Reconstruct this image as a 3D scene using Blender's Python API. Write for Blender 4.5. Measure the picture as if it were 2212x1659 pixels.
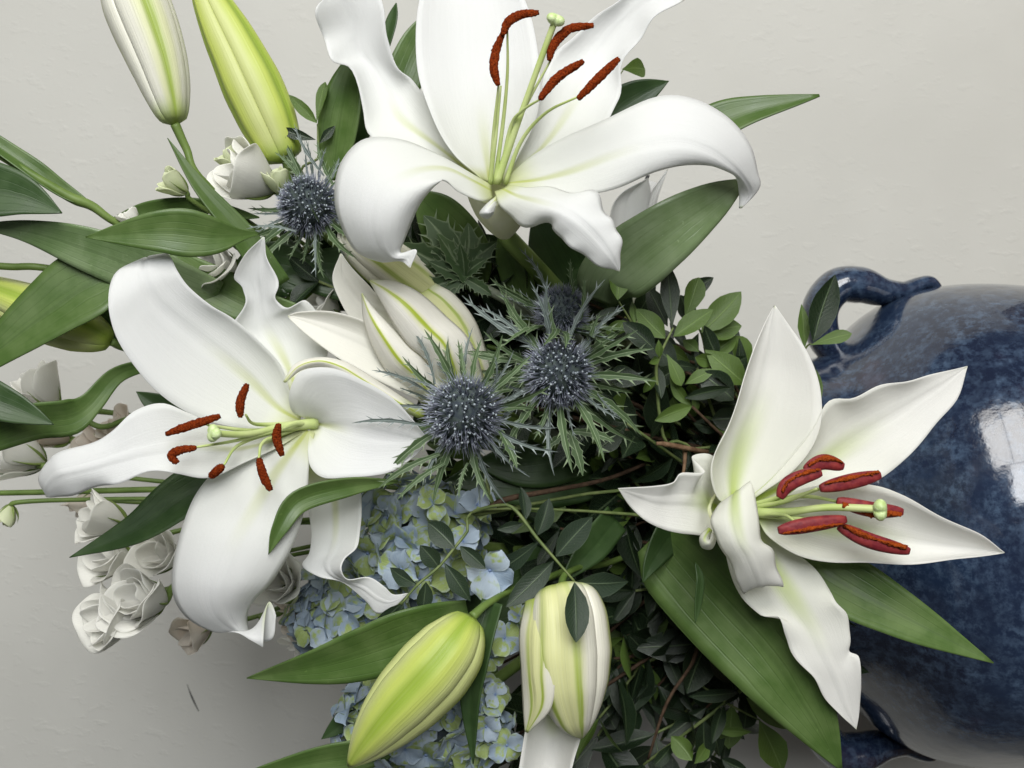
import bpy, math, random
import numpy as np
from mathutils import Vector, Matrix

for o in list(bpy.data.objects):
    bpy.data.objects.remove(o)
random.seed(7)
rng = np.random.default_rng(7)
SC = bpy.context.scene
COL = SC.collection

# ---------------------------------------------------------------- camera, light
# The vase stands upright (world +Z); the photograph was taken with the phone turned, so the
# picture's right is world down and the picture's top is world +X.
D, WID, PXW = 0.46, 0.48, 2212.0
SPX = WID / PXW
Z0 = 0.52

def P(px, py, w=0.0):
    """a point of the photograph (2212 px wide) at w centimetres in front of the bouquet's middle plane"""
    w = w * 0.01
    s = SPX * (D - w) / D
    return np.array(((829.5 - py) * s, -w, Z0 - (px - 1106.0) * s))

def LEN(px, w=0.0):
    return px * SPX * (D - w * 0.01) / D

cam = bpy.data.cameras.new("camera")
cam.sensor_width = 36.0
cam.lens = 36.0 * D / WID
cam.clip_start, cam.clip_end = 0.01, 50
cam.dof.use_dof = True
cam.dof.focus_distance = 0.44
cam.dof.aperture_fstop = 18
camo = bpy.data.objects.new("camera", cam)
COL.objects.link(camo)
camo.matrix_world = Matrix(((0, 1, 0, 0), (0, 0, -1, -D), (-1, 0, 0, Z0), (0, 0, 0, 1)))
SC.camera = camo

wd = bpy.data.worlds.new("World")
SC.world = wd
wd.use_nodes = True
bg = wd.node_tree.nodes["Background"]
bg.inputs[0].default_value = (0.93, 0.97, 1.0, 1)
bg.inputs[1].default_value = 0.06

def area(name, loc, target, sx, sy, energy, col):
    l = bpy.data.lights.new(name, 'AREA')
    l.shape = 'RECTANGLE'
    l.size, l.size_y, l.energy, l.color = sx, sy, energy, col
    o = bpy.data.objects.new(name, l)
    COL.objects.link(o)
    o.location = loc
    o.rotation_euler = (Vector(target) - Vector(loc)).to_track_quat('-Z', 'Y').to_euler()
    return o
# the window: to the photograph's top (world right), behind the camera
# each window is its panes, with glazing bars between them
def window(name, loc, target, sx, sy, nx, ny, energy, col, bar=0.05):
    z = (Vector(loc) - Vector(target)).normalized()
    x = Vector((0, 0, 1)).cross(z).normalized()
    y = z.cross(x)
    px, py = sx / nx, sy / ny
    for i in range(nx):
        for j in range(ny):
            c = Vector(loc) + x * ((i + .5) * px - sx / 2) + y * ((j + .5) * py - sy / 2)
            area(name, c, c - z, px - bar, py - bar, energy / (nx * ny), col)
window("window_light", (1.12, -1.18, Z0 + 0.12), (0, 0.1, Z0), 0.75, 1.2, 1, 2, 24.5, (1.0, 0.985, 0.95), 0.03)
window("window_light_far", (0.8, -2.0, Z0 - 0.15), (0, 0, Z0), 0.7, 1.1, 1, 2, 25, (0.97, 0.985, 1.0), 0.03)

vs = SC.view_settings
vs.view_transform = 'Standard'
vs.look = 'None'
vs.exposure = 0.15
vs.gamma = 1.0
SC.cycles.max_bounces = 6
SC.cycles.diffuse_bounces = 4
SC.cycles.glossy_bounces = 3
SC.cycles.use_adaptive_sampling = True
SC.cycles.adaptive_threshold = 0.02
SC.cycles.transparent_max_bounces = 8
SC.cycles.use_denoising = True

# ---------------------------------------------------------------- materials
class G:
    """small helper around a node tree"""
    def __init__(s, name):
        s.m = bpy.data.materials.new(name)
        s.m.use_nodes = True
        s.t = s.m.node_tree
        s.b = s.t.nodes["Principled BSDF"]
        s.out = s.t.nodes["Material Output"]
    def n(s, typ, props=None, **inp):
        nd = s.t.nodes.new(typ)
        for k, v in (props or {}).items():
            setattr(nd, k, v)
        for k, v in inp.items():
            k = int(k[1:]) if k[0] == '_' and k[1:].isdigit() else k.replace('_', ' ')
            s.set(nd.inputs[k], v)
        return nd
    def set(s, sock, v):
        if hasattr(v, 'bl_idname') and hasattr(v, 'outputs'):
            v = v.outputs[0]
        if isinstance(v, bpy.types.NodeSocket):
            s.t.links.new(v, sock)
        else:
            if isinstance(v, tuple) and len(v) == 3 and sock.type == 'RGBA':
                v = v + (1,)
            sock.default_value = v
    def math(s, op, a, b=0.0, c=0.0):
        return s.n('ShaderNodeMath', {'operation': op}, _0=a, _1=b, _2=c).outputs[0]
    def ramp01(s, v, a, b, o0=0.0, o1=1.0):
        nd = s.n('ShaderNodeMapRange', {'interpolation_type': 'SMOOTHSTEP'}, _0=v, _1=a, _2=b, _3=o0, _4=o1)
        return nd.outputs[0]
    def mix(s, f, a, b):
        nd = s.n('ShaderNodeMix', {'data_type': 'RGBA'})
        s.set(nd.inputs[0], f); s.set(nd.inputs[6], a); s.set(nd.inputs[7], b)
        return nd.outputs[2]
    def uv(s):
        sp = s.n('ShaderNodeSeparateXYZ', _0=s.n('ShaderNodeUVMap').outputs[0])
        return sp.outputs[0], sp.outputs[1]
    def vec(s, x, y, z=0.0):
        return s.n('ShaderNodeCombineXYZ', _0=x, _1=y, _2=z).outputs[0]
    def noise(s, v, scale, detail=3.0, rough=0.55):
        nd = s.n('ShaderNodeTexNoise', Scale=scale, Detail=detail, Roughness=rough)
        if v is not None:
            s.set(nd.inputs['Vector'], v)
        return nd.outputs[0]
    def obj(s):
        return s.n('ShaderNodeTexCoord').outputs['Object']
    def rand(s):
        return s.n('ShaderNodeObjectInfo').outputs['Random']
    def bump(s, h, strength=0.3, dist=0.001):
        nd = s.n('ShaderNodeBump', Strength=strength, Distance=dist, Height=h)
        s.set(s.b.inputs['Normal'], nd.outputs[0])
        return nd.outputs[0]
    def done(s, col, rough=0.5, spec=0.4, trans=0.0, tcol=None, nrm=None):
        s.set(s.b.inputs['Base Color'], col)
        s.set(s.b.inputs['Roughness'], rough)
        s.set(s.b.inputs['Specular IOR Level'], spec)
        if trans > 0:
            tr = s.n('ShaderNodeBsdfTranslucent')
            s.set(tr.inputs[0], tcol if tcol is not None else col)
            if nrm is not None:
                s.set(tr.inputs[1], nrm)
            mx = s.n('ShaderNodeMixShader', _0=trans, _1=s.b.outputs[0], _2=tr.outputs[0])
            s.t.links.new(mx.outputs[0], s.out.inputs[0])
        return s.m

def m_petal(name, white, throat, amt=1.0, vstart=0.55, blush=0.0, fa=0.5, wd=0.42, tr=0.40):
    g = G(name)
    u, v = g.uv()
    a = g.math('MULTIPLY', g.math('ABSOLUTE', g.math('SUBTRACT', u, 0.5)), 2.0)
    f1 = g.math('MULTIPLY', g.ramp01(v, vstart, 0.05), g.ramp01(a, wd, 0.02))
    f2 = g.ramp01(v, 0.13, 0.0)
    f3 = g.math('MULTIPLY', g.ramp01(v, vstart * 1.3, 0.1), 0.09)
    f = g.math('MULTIPLY', g.math('MINIMUM', g.math('ADD', g.math('ADD', g.math('MULTIPLY', f1, fa), g.math('MULTIPLY', f2, 0.7)), f3), 1.0), amt)
    tipf = g.math('MULTIPLY', g.ramp01(v, 0.972, 1.0), g.ramp01(a, 1.0, 0.3))
    c = g.mix(f, white, throat)
    fib = g.noise(g.vec(g.math('MULTIPLY', u, 46.0), g.math('MULTIPLY', v, 2.6)), 1.0, 3.0)
    fine = g.noise(g.obj(), 900.0, 2.0)
    c = g.mix(g.ramp01(fib, 0.35, 0.75, 0.0, 0.05), c, (white[0] * .86, white[1] * .88, white[2] * .84))
    c = g.mix(g.math('MULTIPLY', tipf, 0.0 if 'lisianthus' in name else 0.55), c, (0.55, 0.62, 0.3))
    if blush:
        bl = g.ramp01(g.noise(g.obj(), 60.0, 2.0), 0.4, 0.75, 0.0, blush)
        c = g.mix(bl, c, (0.72, 0.5, 0.36))
    fib2 = g.noise(g.vec(g.math('MULTIPLY', u, 120.0), g.math('MULTIPLY', v, 9.0)), 1.0, 4.0, 0.65)
    h = g.math('ADD', g.math('ADD', g.math('MULTIPLY', fib, 0.7), g.math('MULTIPLY', fib2, 0.5)), g.math('MULTIPLY', fine, 0.3))
    nr = g.bump(h, 0.2, 0.0011)
    return g.done(c, 0.58, 0.22, tr, c, nr)

def m_bud(name, edge, stripe, mid, sw=0.3, trans=0.25, twin=0.0):
    g = G(name)
    u, v = g.uv()
    a = g.math('MULTIPLY', g.math('ABSOLUTE', g.math('SUBTRACT', u, 0.5)), 2.0)
    wob = g.noise(g.vec(g.math('MULTIPLY', u, 6.0), g.math('MULTIPLY', v, 3.0), g.rand()), 1.0, 2.0)
    aa = g.math('ADD', a, g.math('MULTIPLY', g.math('SUBTRACT', wob, 0.5), 0.18))
    c = g.mix(g.ramp01(aa, sw * 2.2, sw * 0.9), edge, mid)
    st = g.math('MULTIPLY', g.ramp01(aa, sw, sw * 0.15), g.ramp01(v, 1.02, 0.6, 0.55, 1.0))
    if twin:
        st = g.math('MULTIPLY', g.ramp01(g.math('ABSOLUTE', g.math('SUBTRACT', aa, twin)), 0.13, 0.02), g.ramp01(v, 0.1, 0.75, 0.35, 1.0))
    c = g.mix(st, c, stripe)
    ends = g.math('ADD', g.ramp01(v, 0.16, 0.0, 0.0, 0.9), g.math('MULTIPLY', g.ramp01(v, 0.88, 1.0), 0.5))
    c = g.mix(ends, c, stripe)
    fib = g.noise(g.vec(g.math('MULTIPLY', u, 40.0), g.math('MULTIPLY', v, 2.0)), 1.0, 3.0)
    c = g.mix(g.ramp01(fib, 0.35, 0.8, 0.0, 0.25), c, (edge[0] * .8, edge[1] * .85, edge[2] * .7))
    nr = g.bump(fib, 0.3, 0.0012)
    return g.done(c, 0.42, 0.4, trans, c, nr)

def m_leaf(name, dark, light, veins=7.0, rough=0.40, pinnate=False, trans=0.14, vein=None, spec=0.45):
    g = G(name)
    u, v = g.uv()
    a = g.math('MULTIPLY', g.math('ABSOLUTE', g.math('SUBTRACT', u, 0.5)), 2.0)
    nz = g.noise(g.obj(), 70.0, 3.0)
    c = g.mix(g.ramp01(nz, 0.3, 0.7), dark, light)
    c = g.mix(g.math('MULTIPLY', g.rand(), 0.45), c, tuple(x * 0.68 for x in dark))
    sk = g.noise(g.obj(), 9.0 if pinnate else 420.0, 2.0)
    c = g.mix(g.ramp01(sk, 0.72, 0.76, 0.0, 0.35), c, (0.22, 0.26, 0.16) if pinnate else tuple(x * 1.5 for x in light))
    vc = vein or tuple(min(1, x * 1.7) for x in light)
    midf = g.ramp01(a, 0.075, 0.02)
    if pinnate:
        ph = g.math('ADD', g.math('MULTIPLY', v, 13.0), g.math('MULTIPLY', a, -3.2))
        s = g.math('ABSOLUTE', g.math('SUBTRACT', g.math('FRACT', ph), 0.5))
        vf = g.math('MULTIPLY', g.ramp01(s, 0.1, 0.02), g.ramp01(a, 1.0, 0.4))
        c = g.mix(g.math('MULTIPLY', vf, 0.28), c, vc)
        c = g.mix(g.math('MULTIPLY', midf, 0.85), c, vc)
        c = g.mix(g.ramp01(a, 0.94, 1.0, 0.0, 0.5), c, vc)
        hgt = g.math('ADD', g.math('MULTIPLY', vf, -0.5), g.math('ADD', g.math('MULTIPLY', midf, 1.0), g.math('MULTIPLY', nz, 0.6)))
        nr = g.bump(hgt, 0.35, 0.0008)
    else:
        wob = g.noise(g.vec(g.math('MULTIPLY', u, 3.0), g.math('MULTIPLY', v, 2.0), g.rand()), 1.0, 2.0)
        uw = g.math('ADD', u, g.math('MULTIPLY', g.math('SUBTRACT', wob, 0.5), 0.16))
        s = g.math('ABSOLUTE', g.math('SUBTRACT', g.math('FRACT', g.math('MULTIPLY', uw, veins)), 0.5))
        vf = g.ramp01(s, 0.5, 0.40)
        vf = g.math('SUBTRACT', 1.0, vf)
        fib = g.noise(g.vec(g.math('MULTIPLY', u, 55.0), g.math('MULTIPLY', v, 3.0), g.rand()), 1.0, 3.0)
        c = g.mix(g.ramp01(fib, 0.35, 0.75, 0.0, 0.22), c, light)
        c = g.mix(g.math('MULTIPLY', vf, 0.15), c, tuple(x * .5 for x in dark))
        c = g.mix(g.math('MULTIPLY', midf, 0.3), c, tuple(x * .6 for x in dark))
        hgt = g.math('ADD', g.math('MULTIPLY', vf, -0.6), g.math('ADD', g.math('MULTIPLY', fib, 0.35), g.math('MULTIPLY', wob, 1.2)))
        nr = g.bump(hgt, 0.16, 0.001)
    rr = g.ramp01(nz, 0.3, 0.8, rough - 0.06, rough + 0.14)
    return g.done(c, rr, spec, trans, g.mix(0.5, c, (0.16, 0.3, 0.03)), nr)

def m_plain(name, a, b, scale=80.0, rough=0.5, spec=0.4, bump=0.2, bd=0.001, trans=0.0, rnd=0.0):
    g = G(name)
    nz = g.noise(g.obj(), scale, 3.0)
    c = g.mix(g.ramp01(nz, 0.3, 0.7), a, b)
    if rnd:
        c = g.mix(g.math('MULTIPLY', g.rand(), rnd), c, tuple(x * 0.5 for x in a))
    nr = g.bump(nz, bump, bd)
    return g.done(c, rough, spec, trans, c, nr)

MT = {}
MT['petal'] = m_petal('lily_petal', (0.865, 0.872, 0.865), (0.60, 0.65, 0.24), 1.0, 0.42, 0.0, 0.6, 0.2)
MT['petal3'] = m_petal('lily_petal_fresh', (0.90, 0.895, 0.86), (0.50, 0.62, 0.12), 1.0, 0.62, 0.0, 0.75, 0.42)
MT['tube'] = m_plain('lily_tube', (0.74, 0.77, 0.44), (0.86, 0.86, 0.68), 40, trans=0.1)
MT['rose'] = m_petal('lisianthus_petal', (0.95, 0.945, 0.90), (0.76, 0.78, 0.48), 0.5, 0.4, 0.0, 0.5, 0.42, 0.5)
MT['rose_wilt'] = m_petal('lisianthus_petal_wilted', (0.86, 0.81, 0.73), (0.66, 0.60, 0.40), 0.8, 0.5, 0.3, 0.5, 0.42, 0.4)
MT['rose_green'] = m_petal('lisianthus_petal_green', (0.78, 0.82, 0.58), (0.46, 0.58, 0.14), 1.0, 0.9, 0.0, 0.5, 0.42, 0.35)
MT['bud_white'] = m_bud('bud_white', (0.88, 0.87, 0.77), (0.38, 0.50, 0.08), (0.74, 0.76, 0.46), 0.24)
MT['bud_green'] = m_bud('bud_green', (0.66, 0.71, 0.30), (0.36, 0.50, 0.06), (0.60, 0.69, 0.15), 0.34)
MT['bud_cream'] = m_bud('bud_cream', (0.91, 0.89, 0.82), (0.44, 0.55, 0.03), (0.88, 0.87, 0.62), 0.13)
MT['bud_lemon'] = m_bud('bud_lemon', (0.90, 0.88, 0.77), (0.38, 0.50, 0.05), (0.78, 0.79, 0.40), 0.30, twin=0.36)
MT['filament'] = m_plain('filament', (0.50, 0.62, 0.20), (0.62, 0.70, 0.32), 60, 0.45, 0.4, 0.1, trans=0.15)
MT['stigma'] = m_plain('stigma', (0.46, 0.60, 0.22), (0.62, 0.74, 0.40), 500, 0.5, 0.4, 0.4)
MT['pollen'] = m_plain('pollen', (0.10, 0.013, 0.004), (0.27, 0.045, 0.008), 1500, 0.95, 0.05, 1.0, 0.0012)
MT['pollen_orange'] = m_plain('pollen_orange', (0.24, 0.035, 0.006), (0.38, 0.075, 0.010), 1500, 0.85, 0.1, 0.9, 0.0012)
MT['anther'] = m_plain('anther_skin', (0.15, 0.010, 0.018), (0.25, 0.03, 0.028), 300, 0.6, 0.35, 0.4)
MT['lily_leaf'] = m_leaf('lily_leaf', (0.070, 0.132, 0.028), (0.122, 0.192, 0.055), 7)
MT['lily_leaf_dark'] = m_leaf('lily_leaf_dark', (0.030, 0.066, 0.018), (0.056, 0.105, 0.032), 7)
MT['lily_leaf_pale'] = m_leaf('lily_leaf_pale', (0.125, 0.20, 0.075), (0.22, 0.30, 0.15), 9, 0.26, spec=0.6)
MT['lily_leaf_sheen'] = m_leaf('lily_leaf_sheen', (0.17, 0.25, 0.105), (0.29, 0.37, 0.21), 9, 0.34)  # lily leaf with its pale sheen put into the colour
MT['sprig_dark'] = m_leaf('sprig_dark', (0.009, 0.019, 0.009), (0.018, 0.033, 0.015), pinnate=True, rough=0.28, trans=0.06, vein=(0.085, 0.125, 0.06))  # dark leaf, colour lowered further to stand in for the bouquet's deep shade
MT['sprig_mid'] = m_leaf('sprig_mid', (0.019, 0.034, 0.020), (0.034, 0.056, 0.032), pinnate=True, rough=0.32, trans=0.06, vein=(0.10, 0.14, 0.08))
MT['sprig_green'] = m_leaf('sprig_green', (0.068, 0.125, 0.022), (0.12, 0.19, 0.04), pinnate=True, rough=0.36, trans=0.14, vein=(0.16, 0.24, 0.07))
MT['twig'] = m_plain('twig', (0.10, 0.055, 0.03), (0.19, 0.12, 0.07), 300, 0.8, 0.2, 0.8)
MT['twig_dark'] = m_plain('twig_dark', (0.04, 0.024, 0.015), (0.08, 0.05, 0.03), 300, 0.8, 0.2, 0.8)
MT['sprig_stem'] = m_plain('sprig_stem', (0.09, 0.13, 0.04), (0.16, 0.20, 0.07), 200, 0.55, 0.3, 0.3)
MT['stem'] = m_plain('stem', (0.09, 0.15, 0.03), (0.15, 0.22, 0.055), 60, 0.5, 0.35, 0.2)
MT['stem_grey'] = m_plain('thistle_stem', (0.11, 0.135, 0.09), (0.17, 0.19, 0.14), 120, 0.6, 0.3, 0.4)
MT['sepal'] = m_plain('sepal', (0.085, 0.14, 0.03), (0.22, 0.29, 0.08), 60, 0.5, 0.3, 0.2, trans=0.1)
def m_bract(name, a_, b_, pale):
    g = G(name)
    u, v = g.uv()
    a = g.math('MULTIPLY', g.math('ABSOLUTE', g.math('SUBTRACT', u, 0.5)), 2.0)
    c = g.mix(g.noise(g.obj(), 9.0, 3.0), a_, b_)
    c = g.mix(g.math('MULTIPLY', g.rand(), 0.4), c, tuple(x * .6 for x in a_))
    c = g.mix(g.math('MAXIMUM', g.ramp01(a, 0.16, 0.03, 0, .8), g.ramp01(a, 0.8, 1.0, 0, .75)), c, pale)
    return g.done(c, 0.55, 0.3, 0.08, c)
MT['bract'] = m_bract('thistle_bract', (0.055, 0.098, 0.040), (0.105, 0.16, 0.068), (0.26, 0.33, 0.20))
MT['thistle_core'] = m_plain('thistle_core', (0.035, 0.045, 0.06), (0.07, 0.09, 0.08), 300, 0.8, 0.2, 0.5)
MT['scratch'] = m_plain('scratch', (0.10, 0.10, 0.095), (0.2, 0.2, 0.19), 300, 0.9)
MT['white_card'] = m_plain('white_plastic', (0.78, 0.79, 0.78), (0.82, 0.82, 0.81), 30, 0.3, 0.5, 0.05, trans=0.3)
MT['ink'] = m_plain('black_print', (0.02, 0.025, 0.02), (0.03, 0.03, 0.03), 30, 0.6)

def m_floret():
    g = G('hydrangea_petal')
    u, v = g.uv()
    r = g.rand()
    nz = g.noise(g.vec(g.math('ADD', g.math('MULTIPLY', u, 2.2), g.math('MULTIPLY', r, 37.0)), g.math('MULTIPLY', v, 2.2), r), 1.0, 2.0)
    gr = g.ramp01(g.math('ADD', nz, g.math('MULTIPLY', g.math('SUBTRACT', r, 0.5), 0.34)), 0.48, 0.64)
    blue = g.mix(g.math('FRACT', g.math('MULTIPLY', r, 7.3)), (0.26, 0.345, 0.45), (0.44, 0.52, 0.60))
    c = g.mix(gr, blue, (0.33, 0.42, 0.13))
    a = g.math('MULTIPLY', g.math('ABSOLUTE', g.math('SUBTRACT', u, 0.5)), 2.0)
    edge = g.math('MAXIMUM', g.ramp01(a, 0.72, 1.0), g.ramp01(v, 0.86, 1.0))
    c = g.mix(g.math('MULTIPLY', edge, 0.5), c, (0.42, 0.50, 0.55))
    c = g.mix(g.ramp01(v, 0.28, 0.0, 0.0, 0.7), c, (0.22, 0.32, 0.50))
    fib = g.noise(g.vec(g.math('MULTIPLY', u, 20.0), g.math('MULTIPLY', v, 4.0), r), 1.0, 3.0)
    c = g.mix(g.ramp01(fib, 0.4, 0.8, 0.0, 0.25), c, (0.5, 0.56, 0.6))
    nr = g.bump(fib, 0.4, 0.0008)
    return g.done(c, 0.5, 0.3, 0.18, c, nr)
MT['floret'] = m_floret()
MT['floret_eye'] = m_plain('floret_eye', (0.10, 0.16, 0.32), (0.2, 0.26, 0.4), 300, 0.5)

def m_bristle():
    g = G('thistle_bristles')
    u, v = g.uv()
    c = g.mix(g.ramp01(v, 0.0, 0.55), (0.035, 0.05, 0.055), (0.15, 0.165, 0.215))
    c = g.mix(g.ramp01(v, 0.5, 0.95), c, (0.40, 0.42, 0.50))
    return g.done(c, 0.6, 0.3)
MT['bristle'] = m_bristle()
MT['floret_dot'] = m_plain('thistle_dots', (0.28, 0.33, 0.37), (0.42, 0.47, 0.50), 500, 0.6)

def m_wall():
    g = G('plaster')
    o = g.obj()
    b1 = g.noise(o, 34.0, 2.0, 0.5)
    b2 = g.noise(o, 120.0, 4.0, 0.6)
    b3 = g.noise(o, 7.0, 3.0)
    mp = g.n('ShaderNodeMapping', _0=o)
    mp.inputs['Rotation'].default_value = (0.0, 0.6, 0.0)
    mp.inputs['Scale'].default_value = (1.9, 1.0, 1.0)
    b4 = g.noise(mp.outputs[0], 75.0, 3.0, 0.55)
    lump = g.ramp01(b4, 0.54, 0.74)
    h = g.math('ADD', g.math('ADD', g.math('MULTIPLY', b1, 0.5), g.math('MULTIPLY', b2, 0.22)), g.math('MULTIPLY', lump, 0.55))
    c = g.mix(g.ramp01(b3, 0.3, 0.7), (0.503, 0.499, 0.462), (0.535, 0.531, 0.494))
    h = g.math('MULTIPLY', h, g.ramp01(b3, 0.35, 0.62, 0.3, 1.0))
    nr = g.bump(h, 0.19, 0.0026)
    return g.done(c, 0.7, 0.25)
MT['wall'] = m_wall()

def m_vase():
    g = G('blue_glaze')
    o = g.obj()
    big = g.noise(o, 16.0, 3.0)
    sp = g.noise(o, 210.0, 4.0, 0.7)
    sp2 = g.noise(o, 60.0, 4.0, 0.65)
    c = g.mix(g.ramp01(big, 0.3, 0.7), (0.008, 0.012, 0.029), (0.014, 0.027, 0.061))
    f = g.math('MULTIPLY', g.ramp01(sp, 0.38, 0.70), g.ramp01(sp2, 0.3, 0.66, 0.15, 0.8))
    c = g.mix(f, c, (0.072, 0.112, 0.178))
    c = g.mix(g.ramp01(g.noise(o, 22.0, 3.0), 0.58, 0.75, 0.0, 0.4), c, (0.06, 0.03, 0.045))
    geo = g.n('ShaderNodeNewGeometry')
    c = g.mix(g.ramp01(geo.outputs['Pointiness'], 0.53, 0.60, 0.0, 0.6), c, (0.13, 0.05, 0.035))
    g.set(g.b.inputs['Coat Weight'], 0.5)
    g.set(g.b.inputs["Coat Roughness"], 0.05)
    nr = g.bump(g.math('ADD', g.math('MULTIPLY', big, 1.0), g.math('MULTIPLY', sp2, 0.2)), 0.42, 0.005)
    return g.done(c, 0.16, 0.5, 0, None, nr)
MT['vase'] = m_vase()
MT['table'] = m_plain('table_top', (0.16, 0.11, 0.07), (0.22, 0.15, 0.10), 12, 0.6)

# ---------------------------------------------------------------- mesh helpers
ORG = {}

def thing(name, label, cat, at, group=None):
    o = bpy.data.objects.new(name, None)
    COL.objects.link(o)
    o.empty_display_size = 0.01
    o.location = at
    o['label'] = label
    o['category'] = cat
    if group:
        o['group'] = group
    ORG[o.name] = np.array(at, float)
    return o

def mesh(name, V, F, mat, uv=None, smooth=True):
    me = bpy.data.meshes.new(name)
    me.from_pydata([tuple(map(float, v)) for v in V], [], [tuple(map(int, f)) for f in F])
    if uv is not None:
        lay = me.uv_layers.new(name="UVMap")
        li = np.empty(len(me.loops), dtype=np.int32)
        me.loops.foreach_get('vertex_index', li)
        lay.data.foreach_set('uv', np.asarray(uv, dtype=np.float32)[li].ravel())
    if smooth:
        me.polygons.foreach_set('use_smooth', [True] * len(me.polygons))
    me.materials.append(mat)
    me.update()
    return me

def put(name, me, parent=None):
    o = bpy.data.objects.new(name, me)
    COL.objects.link(o)
    if parent is not None:
        o.parent = parent
        ORG[o.name] = ORG[parent.name]
    else:
        ORG[o.name] = np.zeros(3)
    return o

def build(name, V, F, mat, parent, uv=None, smooth=True, solid=0.0, sub=0):
    V = np.asarray(V, float)
    if parent is not None:
        V = V - ORG[parent.name]
    o = put(name, mesh(name, V, F, mat, uv, smooth), parent)
    if solid:
        md = o.modifiers.new('thickness', 'SOLIDIFY')
        md.thickness = solid
        md.offset = 0.0
    if sub:
        md = o.modifiers.new('smooth', 'SUBSURF')
        md.levels = md.render_levels = sub
    return o

def cr(pts, n, closed=False):
    """Catmull-Rom through the points, n samples"""
    p = np.asarray(pts, float)
    if len(p) == 2:
        t = np.linspace(0, 1, n)[:, None]
        return p[0] * (1 - t) + p[1] * t
    q = np.vstack([2 * p[0] - p[1], p, 2 * p[-1] - p[-2]])
    ts = np.linspace(0, len(p) - 1 - 1e-9, n)
    i = ts.astype(int)
    t = (ts - i)[:, None]
    a, b, c, d = q[i], q[i + 1], q[i + 2], q[i + 3]
    return 0.5 * ((2 * b) + (-a + c) * t + (2 * a - 5 * b + 4 * c - d) * t ** 2 + (-a + 3 * b - 3 * c + d) * t ** 3)

def grid_faces(nv, nu, wrap=False):
    F = []
    for j in range(nv - 1):
        for i in range(nu if wrap else nu - 1):
            k = (i + 1) % nu
            F.append((j * nu + i, j * nu + k, (j + 1) * nu + k, (j + 1) * nu + i))
    return F

def grid_normals(S):
    du = np.gradient(S, axis=1)
    dv = np.gradient(S, axis=0)
    n = np.cross(du, dv)
    l = np.linalg.norm(n, axis=2, keepdims=True)
    return n / np.maximum(l, 1e-12)

def rails(name, L, M, R, mat, parent, nu=17, nv=40, ruffle=0.0, rf=5.0, ph=0.0, groove=0.0006, solid=0.0004):
    """a petal skinned over its two edges and its midrib (each point: photo x, photo y, depth in cm)"""
    l, m, r = (cr([P(*q) for q in X], nv) for X in (L, M, R))
    u = np.linspace(0, 1, nu)
    S = np.empty((nv, nu, 3))
    for i, x in enumerate(u):
        a, b, c = 2 * (x - .5) * (x - 1), -4 * x * (x - 1), 2 * x * (x - .5)
        S[:, i] = a * l + b * m + c * r
    n = grid_normals(S)
    vv = np.linspace(0, 1, nv)[:, None]
    e = np.abs(2 * u - 1)[None, :]
    env = np.sin(np.pi * np.clip(vv, 0, 1)) ** 0.7
    sgn = np.where(u < .5, 1.0, -0.8)[None, :]
    dsp = ruffle * e ** 3 * env * np.sin(rf * 2 * np.pi * vv + ph + sgn * 1.3)
    dsp = dsp - groove * np.exp(-((u[None, :] - .5) / 0.045) ** 2) * env + 0.5 * groove * np.exp(-((np.abs(u[None, :] - .5) - .09) / 0.04) ** 2) * env
    S = S + n * dsp[:, :, None]
    UV = np.stack(np.broadcast_arrays(u[None, :], vv), axis=2).reshape(-1, 2)
    return build(name, S.reshape(-1, 3), grid_faces(nv, nu), mat, parent, UV, True, solid)

def Z(pts, ws):
    return [(p[0], p[1], w) for p, w in zip(pts, ws)]

def frames(C):
    T = np.gradient(C, axis=0)
    T /= np.maximum(np.linalg.norm(T, axis=1, keepdims=True), 1e-12)
    up = np.array((0, -1.0, 0))
    if abs(T[0] @ up) > 0.9:
        up = np.array((1.0, 0, 0))
    a = np.cross(T[0], up)
    A, B = [], []
    for t in T:
        a = a - t * (a @ t)
        a /= max(np.linalg.norm(a), 1e-12)
        A.append(a.copy())
        B.append(np.cross(t, a))
    return T, np.array(A), np.array(B)

def tube_data(C, rad, n=8, flat=1.0):
    C = np.asarray(C, float)
    T, A, B = frames(C)
    ang = np.linspace(0, 2 * np.pi, n, endpoint=False)
    rad = np.broadcast_to(np.asarray(rad, float), (len(C),))
    V = C[:, None] + rad[:, None, None] * (np.cos(ang)[None, :, None] * A[:, None] + flat * np.sin(ang)[None, :, None] * B[:, None])
    V = V.reshape(-1, 3)
    F = grid_faces(len(C), n, True)
    F.append(tuple(range(n))[::-1])
    F.append(tuple(range((len(C) - 1) * n, len(C) * n)))
    uv = np.stack(np.broadcast_arrays(ang[None, :] / 6.283, np.linspace(0, 1, len(C))[:, None]), 2).reshape(-1, 2)
    return V, F, uv

def tube(name, pts, rad, mat, parent, n=8, seg=None, flat=1.0):
    """pts in world space; rad a number or a list along the path"""
    seg = seg or max(8, 5 * len(pts))
    C = cr(pts, seg)
    rad = np.interp(np.linspace(0, 1, seg), np.linspace(0, 1, np.size(rad)), np.atleast_1d(rad))
    V, F, uv = tube_data(C, rad, n, flat)
    return build(name, V, F, mat, parent, uv)

MOUTH = P(1725, 1118, -13)
def mouth(k=[0]):
    k[0] += 1
    a = k[0] * 2.4
    r = 0.018 + 0.045 * ((k[0] * 0.37) % 1)
    return MOUTH + np.array((math.cos(a) * r, math.sin(a) * r, -0.06))

def stem_to_vase(parent, start, r0, r1, mat, via=None, name='stem'):
    m = mouth()
    pts = [start] + (via or [start * 0.45 + m * 0.55 + np.array((0, 0.03, 0.02))]) + [m]
    return tube(name, pts, [r0, r1, r1], mat, parent, 8, 24)

def px_path(*p):
    return [P(*q) for q in p]

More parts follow.
